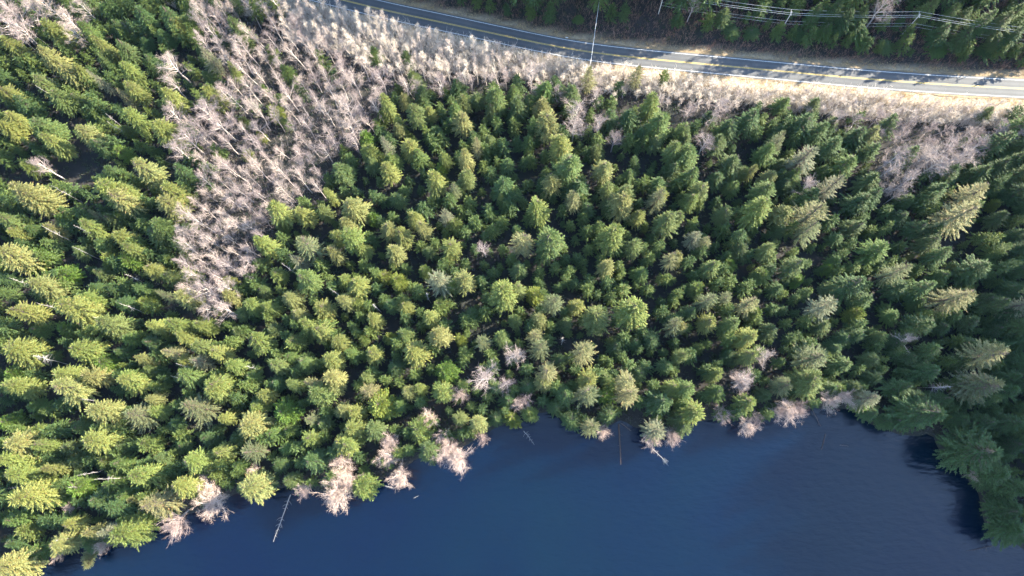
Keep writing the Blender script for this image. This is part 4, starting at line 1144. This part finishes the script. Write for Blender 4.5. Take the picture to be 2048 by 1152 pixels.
# ------------------------------------------------------------------ logs and branches in the lake
def log(name, p0, p1, z0, z1, r0, r1, nb, blen, mat, label, seed, cat='log', tip=False):
    rg = np.random.default_rng(seed)
    a = np.array([*px(*p0, z0), z0]); b_ = np.array([*px(*p1, z1), z1])
    o = empty(name, tuple(a)); n = 10; t = np.linspace(0, 1, n)[:, None]
    c = (b_ - a) * t + rg.normal(0, .05, (n, 3)) * [1, 1, .4]; rr = np.linspace(r0, r1, n)
    mb = MB(); mb.tubes(c[:-1], c[1:], rr[:-1], rr[1:], 7)
    # end caps, slightly pointed
    d = (b_ - a) / np.linalg.norm(b_ - a); mb.tubes([c[0], c[-1]], [c[0] - d * .12, c[-1] + d * .25], [r0, r1], [.01, .01], 7)
    mb.build('trunk', mat, o, smooth=True)
    mb = MB(); k = nb; tt = rg.uniform(.08, .95, k)[:, None]; S = (b_ - a) * tt; side = np.where(rg.random(k) < .5, -1, 1)
    nrm = np.array([-d[1], d[0], 0]); ln = blen * rg.uniform(.4, 1.2, k) * (1.05 - tt[:, 0] * .75)
    D = nrm[None] * side[:, None] * 1.0 + d[None] * rg.uniform(.0, .7, k)[:, None] + rg.normal(0, .2, (k, 3)); D[:, 2] = np.abs(D[:, 2]) * .35
    M = S + D * (ln * .6)[:, None]; E = M + (D + d * .35 + rg.normal(0, .2, (k, 3)) * [1, 1, .2]) * (ln * .5)[:, None]
    for q in range(k):
        m2 = MB(); m2.tubes(S[q], M[q], .05, .035, 4); m2.tubes(M[q], E[q], .035, .015, 4); m2.build('branch', mat, o)
    if tip:
        k = 40; S = np.repeat((b_ - a)[None] * .93, k, 0) + rg.normal(0, .35, (k, 3)) * [1, 1, .15]; D = d * 1.2 + rg.normal(0, .7, (k, 3)) * [1, 1, .2]; D[:, 2] = np.abs(D[:, 2])
        mb.tubes(S, S + D * rg.uniform(.5, 1.2, (k, 1)), .045, .015, 3)
    if tip: mb.build('twigs', mat, o)
    return tag(o, label, cat)
log('fallen_log', (581, 990), (547, 1083), .9, .12, .19, .09, 22, 1.9, M_SNAG, 'long bleached fallen tree reaching out into the lake', 1)
log('sunken_log', (1238, 848), (1242, 928), .25, .10, .26, .14, 7, 1.3, M_DRIFT, 'dark reddish sodden log pointing straight out from shore', 2)
log('drift_branch', (1306, 898), (1330, 922), .15, .15, .10, .06, 6, .9, M_SNAG, 'short pale drift branch with a bushy tip in the lake', 3, 'branch', True)
log('drift_log', (1651, 868), (1643, 899), .10, .10, .17, .13, 4, .6, M_DRIFT, 'short dark log afloat in the cove, pointing at the shore', 4)
log('drift_stick', (1680, 890), (1696, 892), .06, .06, .09, .06, 2, .3, M_DRIFT, 'small dark stick afloat beside short dark log', 5, 'stick')
log('leaning_branch', (1622, 815), (1641, 852), 2.2, .15, .12, .06, 9, 1.2, M_DRIFT, 'dark bare branch dipping into the cove below the shore brush', 6, 'branch')
log('shore_branch', (1985, 1092), (1934, 1102), .9, .15, .12, .05, 8, 1.2, M_DRIFT, 'dark bare branch jutting from the curved bank of the cove', 7, 'branch')
log('sunken_branch', (1048, 862), (1068, 888), .10, .05, .07, .03, 9, 1.2, M_SNAG, 'thin pale sunken branch off the notch in the shore', 8, 'branch')
log('drift_piece', (770, 972), (786, 976), .10, .10, .16, .12, 5, .7, M_SNAG, 'pale driftwood piece under the leaning pinkish alders', 9, 'driftwood')
log('drift_twig', (828, 996), (836, 992), .06, .06, .07, .04, 3, .4, M_SNAG, 'tiny pale twig adrift off the pinkish alders', 10, 'twig')
log('root_fork', (1262, 862), (1242, 846), .3, .5, .12, .08, 8, 1.0, M_DRIFT, 'dark forked root at the shore end of the sodden log', 11, 'root')
# lone little tree leaning out of the lake edge
o = empty('leaning_evergreen', (*SP[np.argmin(np.hypot(*(SP - px(188, 1092, 0)).T))], .3))
v = VAR['Y'][2]
tp = px(178, 1126, 6.0) - np.array(o.location[:2])
td = math.atan2(tp[1], tp[0]); tl = min(1.0, math.atan2(np.linalg.norm(tp), 6.0))
o.rotation_mode = 'AXIS_ANGLE'; o.rotation_axis_angle = (tl, -math.sin(td), math.cos(td), 0); o.scale = (.75, .75, .95)
link('trunk', v[1], o); link('crown', v[0], o).color = (.17, .185, .075, 1)
tag(o, 'little pale green evergreen leaning far out over the lake', 'evergreen')

# ------------------------------------------------------------------ air: a faint blue veil over the whole place
m = bpy.data.materials.new('haze'); m.use_nodes = True; nt = m.node_tree; nt.nodes.clear()
pv = N(nt, 'ShaderNodeVolumePrincipled'); pv.inputs['Density'].default_value = 1.2e-5; pv.inputs['Color'].default_value = (.32, .58, 1.0, 1); pv.inputs['Anisotropy'].default_value = 0.0
mo = N(nt, 'ShaderNodeOutputMaterial'); nt.links.new(pv.outputs[0], mo.inputs['Volume'])
mb = MB(); mb.box((0, 0, 128), 15600, 15600, 268)
tag(mb.build('haze', m), 'thin blue haze in the air over forest and lake', 'haze', kind='stuff')
